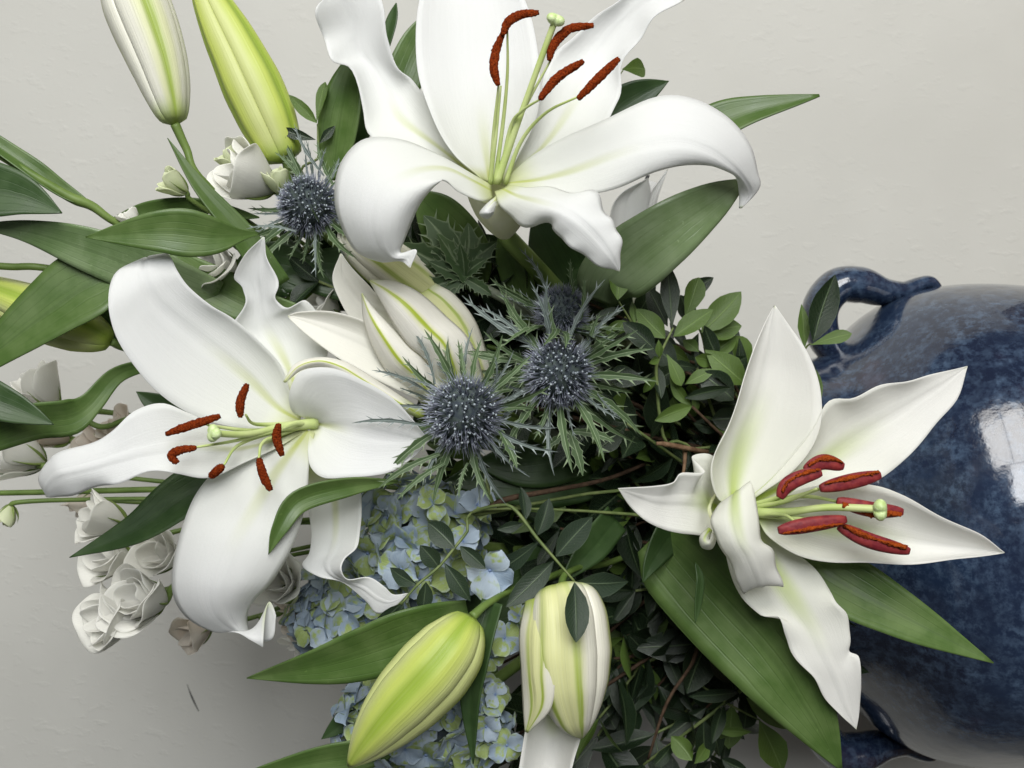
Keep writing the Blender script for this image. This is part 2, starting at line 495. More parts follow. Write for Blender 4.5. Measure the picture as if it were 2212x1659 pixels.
# ---------------------------------------------------------------- the setting
WALL_W = -33.0
def structure(o):
    o['kind'] = 'structure'
    return o
wy = -WALL_W * 0.01
wv = [(-1.6, wy, -0.6), (1.6, wy, -0.6), (1.6, wy, 1.9), (-1.6, wy, 1.9)]
wall = structure(build('wall', wv, [(0, 1, 2, 3)], MT['wall'], None, [(0, 0), (1, 0), (1, 1), (0, 1)], False))
tube('scratch', px_path((404, 1478, WALL_W + .04), (412, 1500, WALL_W + .05), (420, 1518, WALL_W + .05), (429, 1536, WALL_W + .04)),
     [0.0002, 0.0007, 0.0008, 0.0003], MT['scratch'], wall, 5)

VAX, VSC, VAY = 1120.0, None, -14.0
def vz(px):
    return P(px, VAX, VAY)[2]
VC = P(1106, VAX, VAY)
vs_ = LEN(1.0, VAY)
prof = [(1700, 318), (1694, 330), (1698, 341), (1715, 343), (1745, 345), (1780, 355), (1830, 395), (1890, 449), (1960, 487), (2050, 503),
        (2150, 503), (2260, 488), (2400, 440), (2550, 375), (2680, 315), (2760, 285), (2800, 285), (2806, 280), (2806, 0.5)]
pz = cr([(vz(a), b * vs_, 0) for a, b in prof], 110)
inner = [(z, max(r - 0.009, 0.002)) for z, r, _ in cr([(vz(a), b * vs_, 0) for a, b in [(1700, 318), (1745, 318), (1790, 330), (1890, 415), (2050, 475), (2260, 450)]], 40)]
ring = [(z, r) for z, r in inner[::-1]] + [(z, r) for z, r, _ in pz]
NA = 96
ang = np.linspace(0, 2 * np.pi, NA, endpoint=False)
VV, UVV = [], []
for j, (z, r) in enumerate(ring):
    for i, t in enumerate(ang):
        VV.append((VC[0] + r * math.cos(t), VC[1] + r * math.sin(t), z))
        UVV.append((i / NA, j / len(ring)))
vase = thing('vase', 'dark blue mottled glazed ceramic vase with two loop handles', 'vase', (VC[0], VC[1], vz(2806)))
build('body', VV, grid_faces(len(ring), NA, True), MT['vase'], vase, UVV)
for sg in (1, -1):
    hp = [(1830, 790, 24), (1782, 735, 30), (1772, 668, 34), (1806, 620, 36), (1856, 616, 36), (1905, 630, 28), (1952, 628, 18), (1985, 615, 15), (2008, 612, 14), (2026, 630, 10), (2040, 660, 6)]
    pts = [P(x, y if sg == 1 else 2 * VAX - y, VAY) for x, y, r in hp]
    tube('handle', pts, [r * 1.1 * vs_ for x, y, r in hp], MT['vase'], vase, 20, 80, 1.5)
tz = vz(2806) - 0.0005
structure(build('table', [(-.6, -.25, tz), (.6, -.25, tz), (.6, wy, tz), (-.6, wy, tz), (-.6, -.25, tz - .03), (.6, -.25, tz - .03), (.6, wy, tz - .03), (-.6, wy, tz - .03)],
      [(0, 1, 2, 3), (4, 7, 6, 5), (0, 4, 5, 1), (1, 5, 6, 2), (2, 6, 7, 3), (3, 7, 4, 0)], MT['table'], None, None, False))

# ---------------------------------------------------------------- leaf builders
VIEW = np.array((0, -1.0, 0))
PROF = {
    'lance': [(0, .10), (.06, .22), (.18, .62), (.32, .92), (.45, 1), (.6, .90), (.75, .66), (.88, .36), (.96, .12), (1, .01)],
    'tip': [(0, .85), (.2, 1), (.4, .96), (.6, .78), (.8, .45), (.93, .17), (1, .01)],
    'both': [(0, .05), (.1, .45), (.3, .9), (.5, 1), (.7, .85), (.85, .5), (.95, .18), (1, .01)],
    'strap': [(0, .7), (.3, 1), (.6, .95), (.85, .6), (1, .03)],
}
def big_leaf(parent, mids, hw, mat='lily_leaf', prof='lance', roll=0.0, fold=0.18, wave=0.0, twist=0.0, nv=30, nu=11, name='leaf'):
    """a lily leaf: midrib points base to tip (photo x, y, depth cm), half width in photo pixels"""
    C = cr([P(*q) for q in mids], nv)
    W = cr([(q[2], 0, 0) for q in mids], nv)[:, 0]
    T = np.gradient(C, axis=0)
    T /= np.linalg.norm(T, axis=1, keepdims=True)
    t = np.linspace(0, 1, nv)
    pa = PROF[prof] if isinstance(prof, str) else prof
    hwp = np.interp(t, [a for a, b in pa], [b for a, b in pa]) * hw
    k = np.ones(5) / 5
    hwp[2:-2] = np.convolve(hwp, k, 'same')[2:-2]
    S = np.empty((nv, nu, 3))
    u = np.linspace(0, 1, nu)
    for j in range(nv):
        side = np.cross(T[j], VIEW)
        side /= max(np.linalg.norm(side), 1e-9)
        nn = np.cross(side, T[j])
        if nn @ VIEW < 0:
            nn = -nn
        ra = math.radians(roll + twist * (t[j] - .5))
        s2 = side * math.cos(ra) + nn * math.sin(ra)
        n2 = nn * math.cos(ra) - side * math.sin(ra)
        h = LEN(hwp[j], W[j]) / max(0.3, math.cos(ra))
        x = (2 * u - 1)
        S[j] = C[j] + np.outer(x * h, s2) + np.outer((np.abs(x) ** 1.4 - .3) * fold * h + wave * h * np.abs(x) ** 2 * np.sin(9 * t[j] + 2 * np.sign(x)), n2)
    UV = np.stack(np.broadcast_arrays(u[None, :], t[:, None]), 2).reshape(-1, 2)
    return build(name, S.reshape(-1, 3), grid_faces(nv, nu), MT[mat] if isinstance(mat, str) else mat, parent, UV, True, 0.0006)

def leaflet_mesh(kind, seed, mat):
    """unit leaflet: base at the origin, tip at +Y, half width 1, facing +Z"""
    r = random.Random(seed)
    pr = {'oval': [(0, .03), (.08, .3), (.25, .78), (.45, 1), (.65, .92), (.82, .6), (.94, .25), (1, .02)],
          'lance': [(0, .03), (.1, .25), (.3, .75), (.5, 1), (.7, .78), (.88, .36), (1, .01)],
          'spoon': [(0, .04), (.15, .25), (.4, .7), (.65, 1), (.82, .88), (.94, .5), (1, .05)]}[kind]
    nv, nu = 13, 7
    V, UV = [], []
    bend, fold, tw = r.uniform(-1.5, .5), r.uniform(.12, .42), r.uniform(-.35, .35)
    cv = r.uniform(-.05, .05)
    for j in range(nv):
        t = j / (nv - 1)
        h = np.interp(t, [a for a, b in pr], [b for a, b in pr])
        for i in range(nu):
            x = 2 * i / (nu - 1) - 1
            z = fold * (abs(x) ** 1.3) * h + tw * (t - .5) * x * h + .08 * h * abs(x) ** 2 * math.sin(6 * t + seed)
            V.append((x * h + cv * math.sin(math.pi * t) * 2, t, z + bend * t * t))
            UV.append((i / (nu - 1), t))
    me = mesh('leaf', V, grid_faces(nv, nu), mat, UV)
    me['bend'] = bend
    return me
LEAFLETS = {}
for mk, mm in (('sprig_dark', MT['sprig_dark']), ('sprig_green', MT['sprig_green']), ('sprig_mid', MT['sprig_mid'])):
    LEAFLETS[mk] = [leaflet_mesh(k, s, mm) for s, k in enumerate(['oval', 'lance', 'oval', 'lance', 'spoon', 'oval'])]

def leaflet(parent, base, tip, hw, mat='sprig_dark', nrm=None, var=None, name='leaf'):
    """place a shared leaflet mesh between two world points, half width in metres"""
    base, tip = np.asarray(base, float), np.asarray(tip, float)
    y = tip - base
    L = np.linalg.norm(y)
    y = y / L
    n = np.array(VIEW if nrm is None else nrm, float)
    x = np.cross(y, n)
    x /= max(np.linalg.norm(x), 1e-9)
    z = np.cross(x, y)
    me = LEAFLETS[mat][var if var is not None else random.choice((0, 1, 2, 3, 5, 0, 1, 2, 3, 5, 4))]
    o = put(name, me, parent)
    b = base - ORG[parent.name]
    o.matrix_local = Matrix(((x[0] * hw, y[0] * L, z[0] * hw, b[0]), (x[1] * hw, y[1] * L, z[1] * hw, b[1]), (x[2] * hw, y[2] * L, z[2] * hw, b[2]), (0, 0, 0, 1)))
    return o

# ---------------------------------------------------------------- flower organs
def blob(C, rad, n=10, rough=0.0, flat=1.0):
    V, F, uv = tube_data(C, rad, n, flat)
    if rough:
        V = V + rng.normal(0, rough, V.shape)
    return V, F, uv

R_A = random.Random(5)
def stamen(parent, fil, anth, hw, w0, w1, matA='pollen', flat=0.75, fr=5.0, seam=False):
    """fil and anth are photo points; depth runs from w0 at the filament's foot to w1 at the anther"""
    n = len(fil)
    fp = [P(x, y, w0 + (w1 - w0) * i / (n - 1)) for i, (x, y) in enumerate(fil)]
    f = tube('filament', fp, [LEN(fr, w0), LEN(fr * .8, w1), LEN(fr * .45, w1)], MT['filament'], parent, 8, 20)
    m = len(anth)
    ap = [P(x, y, w1 + 0.25 + 0.15 * math.sin(3 * i)) for i, (x, y) in enumerate(anth)]
    C = cr(ap, 34)
    t = np.linspace(0, 1, 34)
    prof = np.clip(np.sin(np.pi * np.clip(t * .94 + .03, 0, 1)), 0, 1) ** 0.34
    R = LEN(hw, w1) * prof
    if matA == 'anther':
        V, F, uv = blob(C, R, 14, 0.0, flat)
        u = uv[:, 0].reshape(34, 14)
        # the anther's lobes: a groove along it
        T, A, B = frames(C)
        k = (1 - .22 * np.exp(-((np.abs(np.mod(u, 1) - .25)) / .06) ** 2) - .22 * np.exp(-((np.abs(np.mod(u, 1) - .75)) / .06) ** 2))
        V = (C[:, None] + (V.reshape(34, 14, 3) - C[:, None]) * k[:, :, None]).reshape(-1, 3)
        a = build('anther', V, F, MT['anther'], f, uv)
        # the split that shows orange pollen
        off = np.array((R_A.uniform(-.62, -.2) if R_A.random() < .6 else R_A.uniform(.3, .6), -0.62, 0.0)) * LEN(hw, w1)
        am = R_A.choice((.22, .3, .42, .55))
        C2 = C[2:-2] + off
        V2, F2, uv2 = blob(C2, R[2:-2] * am * (1 + .35 * np.sin(np.linspace(0, 9, 30) + w1 * 7)), 10, LEN(1.1, w1), 1.0)
        build('pollen', V2, F2, MT['pollen_orange'], a, uv2)
    else:
        V, F, uv = blob(C, R, 18, LEN(0.75, w1), flat)
        build('anther', V, F, MT[matA], f, uv)
    return f

def pistil(parent, pts, w0, w1, r0, r1, sr):
    n = len(pts)
    pp = [P(x, y, w0 + (w1 - w0) * i / (n - 1)) for i, (x, y) in enumerate(pts)]
    s = tube('pistil', pp, [LEN(r0, w0), LEN(r1, w1), LEN(r1 * 1.1, w1)], MT['filament'], parent, 10, 24)
    c = pp[-1]
    d = pp[-1] - pp[-2]
    d /= np.linalg.norm(d)
    a = np.cross(d, VIEW + np.array((.3, 0, .2)))
    a /= np.linalg.norm(a)
    b = np.cross(d, a)
    nt, npz = 12, 36
    V = []
    for j in range(nt):
        th = math.pi * j / (nt - 1)
        for i in range(npz):
            ph = 2 * math.pi * i / npz
            lob = 0.62 + 0.38 * abs(math.cos(1.5 * ph)) ** 0.8
            r = LEN(sr, w1) * math.sin(th) * lob
            h = LEN(sr, w1) * (0.62 * math.cos(th) - .12 * math.exp(-(th / .5) ** 2))
            V.append(c + (a * math.cos(ph) + b * math.sin(ph)) * r + d * h)
    build('stigma', V, grid_faces(nt, npz, True), MT['stigma'], s)
    return s

def cup(parent, base, throat, r0, r1, name='perianth_base'):
    base, throat = np.array(base), np.array(throat)
    C = cr([base, base * .55 + throat * .45, throat], 18)
    t = np.linspace(0, 1, 18)
    R = r0 + (r1 - r0) * np.sin(t * np.pi / 2) ** 0.9
    T, A, B = frames(C)
    n = 36
    ang = np.linspace(0, 2 * np.pi, n, endpoint=False)
    V = C[:, None] + (R[:, None] * (1 + .06 * np.cos(6 * ang)[None, :] * t[:, None]))[:, :, None] * (np.cos(ang)[None, :, None] * A[:, None] + np.sin(ang)[None, :, None] * B[:, None])
    uv = np.stack(np.broadcast_arrays(ang[None, :] / 6.283, t[:, None]), 2).reshape(-1, 2)
    return build(name, V.reshape(-1, 3), grid_faces(18, n, True), MT['tube'], parent, uv, True, 0.0008)

# ---------------------------------------------------------------- lily at the top
l1 = thing('lily', 'open white lily with four rust-brown anthers in view, topmost and largest of the blooms', 'lily', P(1088, 512, -1), 'open white lilies')
pt = MT['petal']
rails('tepal', Z([(1040, 388), (985, 335), (930, 250), (903, 140), (905, 0), (960, -90), (1010, -140)], [1.5, 1.9, 1.6, .9, .1, -.8, -1.5]),
      Z([(1058, 392), (1052, 340), (1042, 250), (1032, 140), (1022, 0), (1016, -80), (1010, -140)], [1.1, .5, -.1, -.5, -.8, -1.2, -1.5]),
      Z([(1085, 395), (1125, 330), (1160, 240), (1167, 150), (1135, 5), (1070, -90), (1010, -140)], [1.5, 1.5, 1.2, .6, 0, -.8, -1.5]), pt, l1, ruffle=.0008, rf=3)
rails('tepal', Z([(1030, 398), (905, 325), (806, 299), (784, 235), (758, 146), (716, 132), (702, 84), (680, 24), (715, -15)], [.9, .7, .3, .1, .1, .6, .1, .8, .4]),
      Z([(1040, 392), (950, 320), (868, 258), (838, 205), (805, 145), (775, 108), (765, 52), (740, 0), (715, -15)], [.7, .1, -.6, -1, -1.1, -.9, -.5, .1, .4]),
      Z([(1045, 385), (985, 300), (925, 215), (893, 178), (860, 145), (835, 85), (830, 20), (800, -30), (715, -15)], [.8, .2, -.4, -.5, -.3, .0, .1, .1, .4]), pt, l1, ruffle=.0006, rf=4.6, ph=.6)
rails('tepal', Z([(1075, 385), (1130, 310), (1165, 200), (1195, 120), (1255, 65), (1320, 12), (1390, -30), (1478, 0)], [1, .5, -.1, -.5, -.6, -.4, -.2, .3]),
      Z([(1088, 390), (1170, 320), (1232, 235), (1268, 165), (1300, 105), (1350, 45), (1405, 0), (1478, 0)], [.8, .2, -.5, -1, -1.2, -.8, -.2, .3]),
      Z([(1100, 395), (1210, 335), (1300, 280), (1335, 215), (1343, 145), (1380, 85), (1418, 35), (1478, 0)], [1, 1, .5, .2, 0, .1, .3, .3]), pt, l1, ruffle=.001, rf=4)
rails('tepal', Z([(1090, 388), (1145, 340), (1215, 298), (1310, 258), (1420, 210), (1500, 212), (1570, 252), (1618, 312), (1637, 370), (1641, 405), (1602, 449)], [2, 2.2, 2.4, 2.5, 2.6, 2.6, 2.4, 2, 1.5, 1.1, .9]),
      Z([(1092, 396), (1165, 388), (1240, 368), (1320, 338), (1400, 314), (1470, 308), (1530, 325), (1575, 355), (1606, 385), (1622, 418), (1600, 450)], [1.9, 2.5, 3.0, 3.4, 3.7, 3.7, 3.4, 2.8, 2.0, 1.2, .9]),
      Z([(1092, 404), (1160, 408), (1250, 420), (1330, 408), (1415, 371), (1470, 356), (1520, 358), (1560, 366), (1590, 380), (1596, 415), (1597, 450)], [2, 2.8, 3.3, 3.5, 3.5, 3.3, 2.9, 2.4, 1.8, 1.1, .8]), pt, l1, nv=56, ruffle=.0005, rf=3)
rails('tepal', Z([(1095, 402), (1150, 404), (1225, 412), (1290, 420), (1312, 468), (1335, 497), (1342, 535), (1338, 586)], [2.0, 2.8, 3.6, 4.2, 4.8, 5, 4.9, 4.6]),
      Z([(1085, 408), (1120, 424), (1165, 436), (1215, 452), (1258, 480), (1292, 515), (1320, 552), (1338, 586)], [2.2, 3.4, 4.5, 5.2, 5.4, 5.3, 5.1, 4.6]),
      Z([(1068, 414), (1086, 452), (1133, 488), (1192, 485), (1206, 512), (1245, 540), (1287, 570), (1338, 586)], [2.2, 3.0, 3.8, 4.4, 4.8, 4.9, 4.8, 4.6]), pt, l1, nv=48, ruffle=.0012, rf=5)
rails('tepal', Z([(1062, 400), (1010, 370), (940, 332), (860, 300), (785, 300), (738, 350), (724, 420), (733, 480), (765, 540), (820, 564), (864, 563), (886, 578)], [2, 2.4, 2.8, 3.2, 3.4, 3.6, 3.8, 3.8, 3.6, 3.5, 4.0, 4.5]),
      Z([(1062, 412), (1020, 390), (965, 365), (905, 368), (862, 388), (835, 420), (822, 458), (820, 495), (828, 530), (848, 555), (878, 560), (886, 578)], [2.2, 3.0, 3.8, 4.5, 5.0, 5.2, 5.2, 5.0, 4.6, 4.2, 4.3, 4.5]),
      Z([(1066, 428), (1040, 434), (990, 413), (963, 390), (945, 396), (920, 425), (900, 455), (885, 485), (873, 520), (867, 545), (900, 540), (886, 578)], [2.2, 3.4, 4.2, 4.8, 4.9, 4.8, 4.6, 4.4, 4.2, 4.0, 4.6, 4.5]), pt, l1, nv=60, ruffle=.0004, rf=3)
# the rolled edge under the throat
rails('tepal_edge', Z([(1072, 424), (1048, 444), (1036, 462), (1052, 472), (1066, 462)], [3.2, 3.5, 3.6, 3.4, 3.2]),
      Z([(1072, 430), (1058, 444), (1050, 458), (1058, 462), (1066, 456)], [3.4, 4.0, 4.2, 4.0, 3.4]),
      Z([(1074, 436), (1070, 446), (1068, 454), (1068, 456), (1068, 452)], [3.2, 3.6, 3.7, 3.6, 3.3]), pt, l1, groove=0)
cup(l1, P(1090, 508, -.5), P(1080, 400, 1.4), LEN(14), LEN(66))
for fil, an, w1 in (([(1060, 398), (1066, 290), (1077, 183)], [(1076, 184), (1067, 150), (1070, 115), (1085, 74)], 4.2),
                    ([(1068, 398), (1086, 270), (1096, 160), (1096, 66)], [(1086, 76), (1098, 48), (1124, 32), (1164, 27)], 4.4),
                    ([(1073, 392), (1126, 250), (1189, 131)], [(1186, 131), (1196, 97), (1230, 63), (1282, 55)], 4.0),
                    ([(1080, 392), (1103, 275), (1130, 238), (1166, 215)], [(1166, 215), (1204, 168), (1260, 132)], 4.8),
                    ([(1091, 397), (1126, 305), (1179, 244), (1248, 209)], [(1248, 214), (1294, 168), (1337, 126)], 5.0)):
    stamen(l1, fil, an, 10, 2.0, w1)
tube('filament', px_path((1058, 398, 2), (1070, 300, 3), (1082, 185, 3.6)), [LEN(5), LEN(4), LEN(2)], MT['filament'], l1)
pistil(l1, [(1072, 396), (1132, 228), (1200, 42)], 2.0, 4.6, 9, 6.5, 22)
stem_to_vase(l1, P(1092, 508, -.8), 0.0045, 0.005, MT['stem'])
big_leaf(l1, [(1290, 650, -2), (1330, 590, -.4), (1460, 490, 1.2), (1612, 388, .3)], 78, 'lily_leaf_sheen', [(0, .4), (.2, .85), (.45, 1), (.7, .8), (.9, .42), (1, .03)], roll=-14, fold=.1)
big_leaf(l1, [(1400, 330, -3), (1500, 290, -2.6), (1600, 246, -2.2), (1770, 206, -2)], 44, 'lily_leaf', [(0, .6), (.3, 1), (.6, .95), (.85, .45), (1, .06)], roll=20, fold=.3)
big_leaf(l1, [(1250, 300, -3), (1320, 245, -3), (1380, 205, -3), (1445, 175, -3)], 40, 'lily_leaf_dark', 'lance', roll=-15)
big_leaf(l1, [(720, 390, -3), (728, 300, -2.4), (745, 200, -2), (770, 100, -2)], 48, 'lily_leaf', 'both', roll=15)
big_leaf(l1, [(810, 330, -3.5), (860, 200, -3), (900, 100, -3), (930, 20, -3)], 42, 'lily_leaf', 'both', roll=-12)
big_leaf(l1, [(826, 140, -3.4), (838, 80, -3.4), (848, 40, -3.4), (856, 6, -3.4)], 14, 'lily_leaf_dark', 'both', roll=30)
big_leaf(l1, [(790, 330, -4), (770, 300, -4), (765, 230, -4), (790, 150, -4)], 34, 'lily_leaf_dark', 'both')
big_leaf(l1, [(1030, 640, -4.5), (1010, 560, -3.5), (950, 470, -2.5), (890, 410, -2)], 60, 'lily_leaf', 'both', roll=10)
big_leaf(l1, [(1150, 720, -5), (1130, 640, -4), (1100, 560, -3.4), (1075, 510, -3.2)], 34, 'lily_leaf', 'both', roll=10)
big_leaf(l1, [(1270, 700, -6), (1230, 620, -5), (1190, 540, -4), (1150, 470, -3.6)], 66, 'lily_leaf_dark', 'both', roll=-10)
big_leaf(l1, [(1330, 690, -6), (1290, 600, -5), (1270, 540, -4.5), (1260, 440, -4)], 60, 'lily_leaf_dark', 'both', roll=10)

# ---------------------------------------------------------------- lily at the left
l2 = thing('lily', 'open white lily facing left with six short rust anthers, beside the blue thistles', 'lily', P(760, 925, -2), 'open white lilies')
rails('tepal', Z([(640, 880), (590, 810), (535, 760), (500, 722), (508, 692), (530, 650), (526, 622), (505, 598), (531, 549), (568, 512)], [.8, .6, .5, .5, .5, .3, .2, .2, .3, .4]),
      Z([(650, 870), (625, 800), (600, 750), (578, 715), (565, 685), (562, 652), (558, 622), (553, 592), (557, 549), (569, 512)], [.5, 0, -.3, -.4, -.3, -.2, -.1, 0, .1, .4]),
      Z([(660, 860), (700, 800), (705, 720), (662, 648), (620, 668), (597, 648), (601, 620), (593, 590), (575, 550), (571, 512)], [.6, .3, 0, .5, .5, .3, .4, .4, .3, .4]), pt, l2, nv=54, ruffle=.0008, rf=4)
rails('tepal', Z([(668, 1000), (664, 1060), (668, 1110), (673, 1155), (668, 1195), (653, 1222), (690, 1246), (740, 1258), (790, 1298), (815, 1325), (850, 1312), (882, 1281)], [.4, .4, .4, .5, .5, .6, .9, 1.1, 1.1, 1.1, 1.1, 1]),
      Z([(705, 1000), (720, 1055), (725, 1105), (725, 1152), (718, 1190), (706, 1215), (714, 1238), (745, 1254), (785, 1270), (815, 1292), (845, 1300), (882, 1281)], [.3, .1, .1, .2, .4, .7, 1.0, 1.2, 1.3, 1.3, 1.2, 1]),
      Z([(740, 1000), (775, 1050), (781, 1100), (777, 1150), (770, 1183), (745, 1206), (737, 1230), (752, 1252), (797, 1247), (830, 1267), (850, 1284), (882, 1281)], [.4, .5, .6, .8, 1.2, 1.7, 2.0, 1.8, 1.5, 1.4, 1.2, 1]), pt, l2, nv=60)
rails('tepal', Z([(655, 920), (560, 928), (470, 915), (400, 888), (340, 846), (290, 790), (250, 725), (234, 655), (246, 595), (285, 570), (330, 575)], [1.5, 2.1, 2.6, 3.0, 3.4, 3.7, 3.9, 3.9, 3.2, 2.2, 1.4]),
      Z([(650, 910), (600, 880), (545, 825), (490, 778), (430, 733), (375, 688), (335, 650), (312, 610), (308, 572), (320, 555), (345, 575)], [1.2, 1.2, 1.4, 1.7, 2.1, 2.6, 3.0, 3.2, 2.9, 2.0, 1.0]),
      Z([(650, 900), (628, 850), (605, 788), (560, 738), (505, 690), (455, 660), (408, 620), (383, 585), (367, 553), (352, 550), (345, 575)], [1.0, 1.4, 1.8, 2.1, 2.4, 2.7, 2.9, 3.0, 2.8, 2.0, 1.0]), pt, l2, nv=56, groove=.001)
rails('tepal', Z([(665, 905), (632, 890), (625, 850), (650, 803), (715, 795), (790, 825), (850, 862), (890, 905), (927, 952)], [1.5, 2.2, 2.8, 3, 2.8, 2.5, 2.2, 1.8, 1.2]),
      Z([(680, 914), (700, 918), (725, 922), (755, 928), (790, 935), (825, 942), (860, 947), (895, 950), (927, 952)], [.9, 1.2, 1.5, 1.7, 1.8, 1.7, 1.6, 1.4, 1.2]),
      Z([(668, 930), (665, 975), (672, 1010), (700, 1032), (750, 1031), (800, 1028), (846, 1018), (892, 988), (927, 952)], [1.5, 2.2, 2.6, 2.8, 2.6, 2.4, 2.1, 1.7, 1.2]), pt, l2, groove=.001)
rails('tepal', Z([(655, 925), (560, 960), (480, 1005), (425, 1065), (392, 1145), (373, 1230), (376, 1290), (405, 1335), (460, 1364), (510, 1366), (540, 1382), (568, 1398)], [1.5, 2, 2.5, 2.8, 3, 3, 2.8, 2.6, 2.6, 2.8, 3.4, 3.6]),
      Z([(665, 930), (630, 975), (590, 1030), (545, 1105), (505, 1175), (478, 1245), (470, 1290), (480, 1330), (505, 1356), (530, 1366), (556, 1352), (578, 1305)], [1.5, 2.2, 3, 3.6, 4, 4.1, 3.9, 3.4, 2.8, 2.4, 2.7, 3.2]),
      Z([(680, 935), (668, 1000), (664, 1065), (650, 1130), (622, 1200), (585, 1260), (553, 1292), (536, 1318), (535, 1350), (550, 1382), (588, 1380), (596, 1330)], [1.5, 2.2, 2.8, 3.2, 3.4, 3.3, 3.0, 2.4, 2.0, 2.2, 3.0, 3.2]), pt, l2, nv=60)
rails('tepal', Z([(650, 915), (560, 930), (480, 925), (410, 893), (350, 871), (290, 888), (245, 930), (195, 957), (128, 979), (102, 995), (85, 1035), (100, 1072)], [1.5, 2.3, 2.9, 3.4, 3.7, 4, 4.2, 4.2, 4.0, 3.7, 3.3, 3.2]),
      Z([(650, 925), (580, 955), (510, 970), (440, 965), (370, 965), (310, 975), (255, 990), (205, 1005), (150, 1018), (122, 1026), (100, 1050), (100, 1072)], [1.5, 2.2, 2.8, 3.3, 3.7, 4.1, 4.4, 4.6, 4.6, 4.4, 3.8, 3.2]),
      Z([(655, 935), (600, 965), (530, 1000), (455, 1030), (385, 1025), (320, 1017), (266, 1042), (230, 1048), (190, 1058), (150, 1071), (120, 1074), (100, 1073)], [1.6, 2.4, 3.2, 3.8, 4.2, 4.4, 4.5, 4.4, 4.2, 4.0, 3.6, 3.2]), pt, l2, nv=60, ruffle=.0007, rf=5)
cup(l2, P(790, 925, -1.5), P(700, 918, .3), LEN(14), LEN(40))
for fil, an, w1 in (([(660, 914), (581, 917), (545, 914), (531, 896)], [(520, 902), (519, 868), (534, 829)], 4.0),
                    ([(660, 915), (560, 930), (470, 922), (440, 915)], [(358, 937), (418, 917), (476, 899)], 4.6),
                    ([(660, 917), (598, 930), (513, 951), (425, 966)], [(424, 967), (390, 972), (370, 984), (383, 1000)], 5.0),
                    ([(660, 918), (581, 936), (513, 963), (484, 1004)], [(483, 1005), (470, 1016), (453, 1031)], 4.8),
                    ([(660, 919), (595, 942), (566, 958), (559, 990)], [(559, 990), (568, 1025), (585, 1060)], 4.6),
                    ([(665, 915), (640, 916), (622, 922), (606, 930)], [(602, 915), (598, 945), (609, 985)], 4.2)):
    stamen(l2, fil, an, 9.6, 1.4, w1, fr=5.5)
pistil(l2, [(682, 914), (602, 924), (531, 938), (462, 936)], 1.2, 5.0, 13, 7, 21)
stem_to_vase(l2, P(790, 925, -1.7), 0.0045, 0.005, MT['stem'], [P(1100, 960, -6), P(1450, 1040, -10)])
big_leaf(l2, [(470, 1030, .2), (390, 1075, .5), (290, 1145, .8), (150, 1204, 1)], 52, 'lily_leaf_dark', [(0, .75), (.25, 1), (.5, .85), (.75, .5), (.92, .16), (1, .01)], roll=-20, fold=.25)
big_leaf(l2, [(860, 1040, 1.6), (760, 1050, 2.8), (650, 1080, 3.6), (605, 1140, 4), (580, 1198, 4)], 26, 'lily_leaf', 'lance', roll=15, fold=.3)
big_leaf(l2, [(420, 900, -.5), (370, 885, -.5), (330, 868, -.5), (294, 846, -.5)], 26, 'lily_leaf_dark', 'lance')
big_leaf(l2, [(560, 505, 1.4), (470, 510, 2.8), (350, 500, 3.6), (185, 512, 3.6)], 54, 'lily_leaf', [(0, .06), (.15, .2), (.35, .75), (.55, 1), (.75, .72), (.9, .3), (1, .02)], roll=8, fold=.16)
big_leaf(l2, [(470, 640, -2), (330, 590, -.6), (180, 535, 0), (60, 500, 0), (-40, 488, 0)], 56, 'lily_leaf_pale', [(0, .6), (.3, 1), (.5, .85), (.75, .42), (1, .1)], roll=15, fold=.1)
big_leaf(l2, [(255, 590, -.6), (180, 620, -.4), (80, 690, -.2), (-60, 800, 0)], 82, 'lily_leaf', [(0, .55), (.2, .95), (.4, 1), (.7, .75), (1, .3)], roll=-12, fold=.2)
big_leaf(l2, [(640, 680, -2), (530, 655, -2), (440, 605, -2), (370, 545, -2)], 46, 'lily_leaf', [(0, .5), (.3, .9), (.6, 1), (.85, .6), (1, .1)], roll=-5)
big_leaf(l2, [(300, 740, -3), (240, 700, -3), (190, 660, -3), (140, 640, -3)], 45, 'lily_leaf_dark', 'both')
big_leaf(l2, [(320, 786, -2), (250, 812, -2), (195, 872, -1.6), (150, 900, -1), (70, 910, -.4), (-40, 950, 0)], 40, 'lily_leaf', [(0, .3), (.25, .45), (.45, .6), (.6, 1), (.85, .95), (1, .8)], roll=25, fold=.2)
big_leaf(l2, [(-70, 830, 1.5), (-10, 865, 1.5), (50, 890, 1.5), (116, 917, 1.5)], 40, 'lily_leaf_dark', 'tip', roll=15, fold=.2)
big_leaf(l2, [(-110, 400, 1), (-30, 410, 1), (50, 425, 1), (134, 460, 1)], 66, 'lily_leaf_dark', 'tip', roll=10, fold=.2)
big_leaf(l2, [(600, 620, -1.5), (520, 505, -.6), (430, 400, 0), (362, 298, .2)], 28, 'lily_leaf', [(0, 1), (.3, .95), (.6, .62), (.85, .25), (1, .01)], roll=-25, fold=.3)
big_leaf(l2, [(560, 470, -2.5), (440, 452, -2.5), (330, 455, -2.5), (236, 475, -2.5)], 24, 'lily_leaf', 'both', roll=20)
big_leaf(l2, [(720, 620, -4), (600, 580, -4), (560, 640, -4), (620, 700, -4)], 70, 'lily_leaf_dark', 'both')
big_leaf(l2, [(860, 640, -4.5), (780, 600, -4), (700, 590, -4), (600, 600, -4)], 60, 'lily_leaf_dark', 'both')

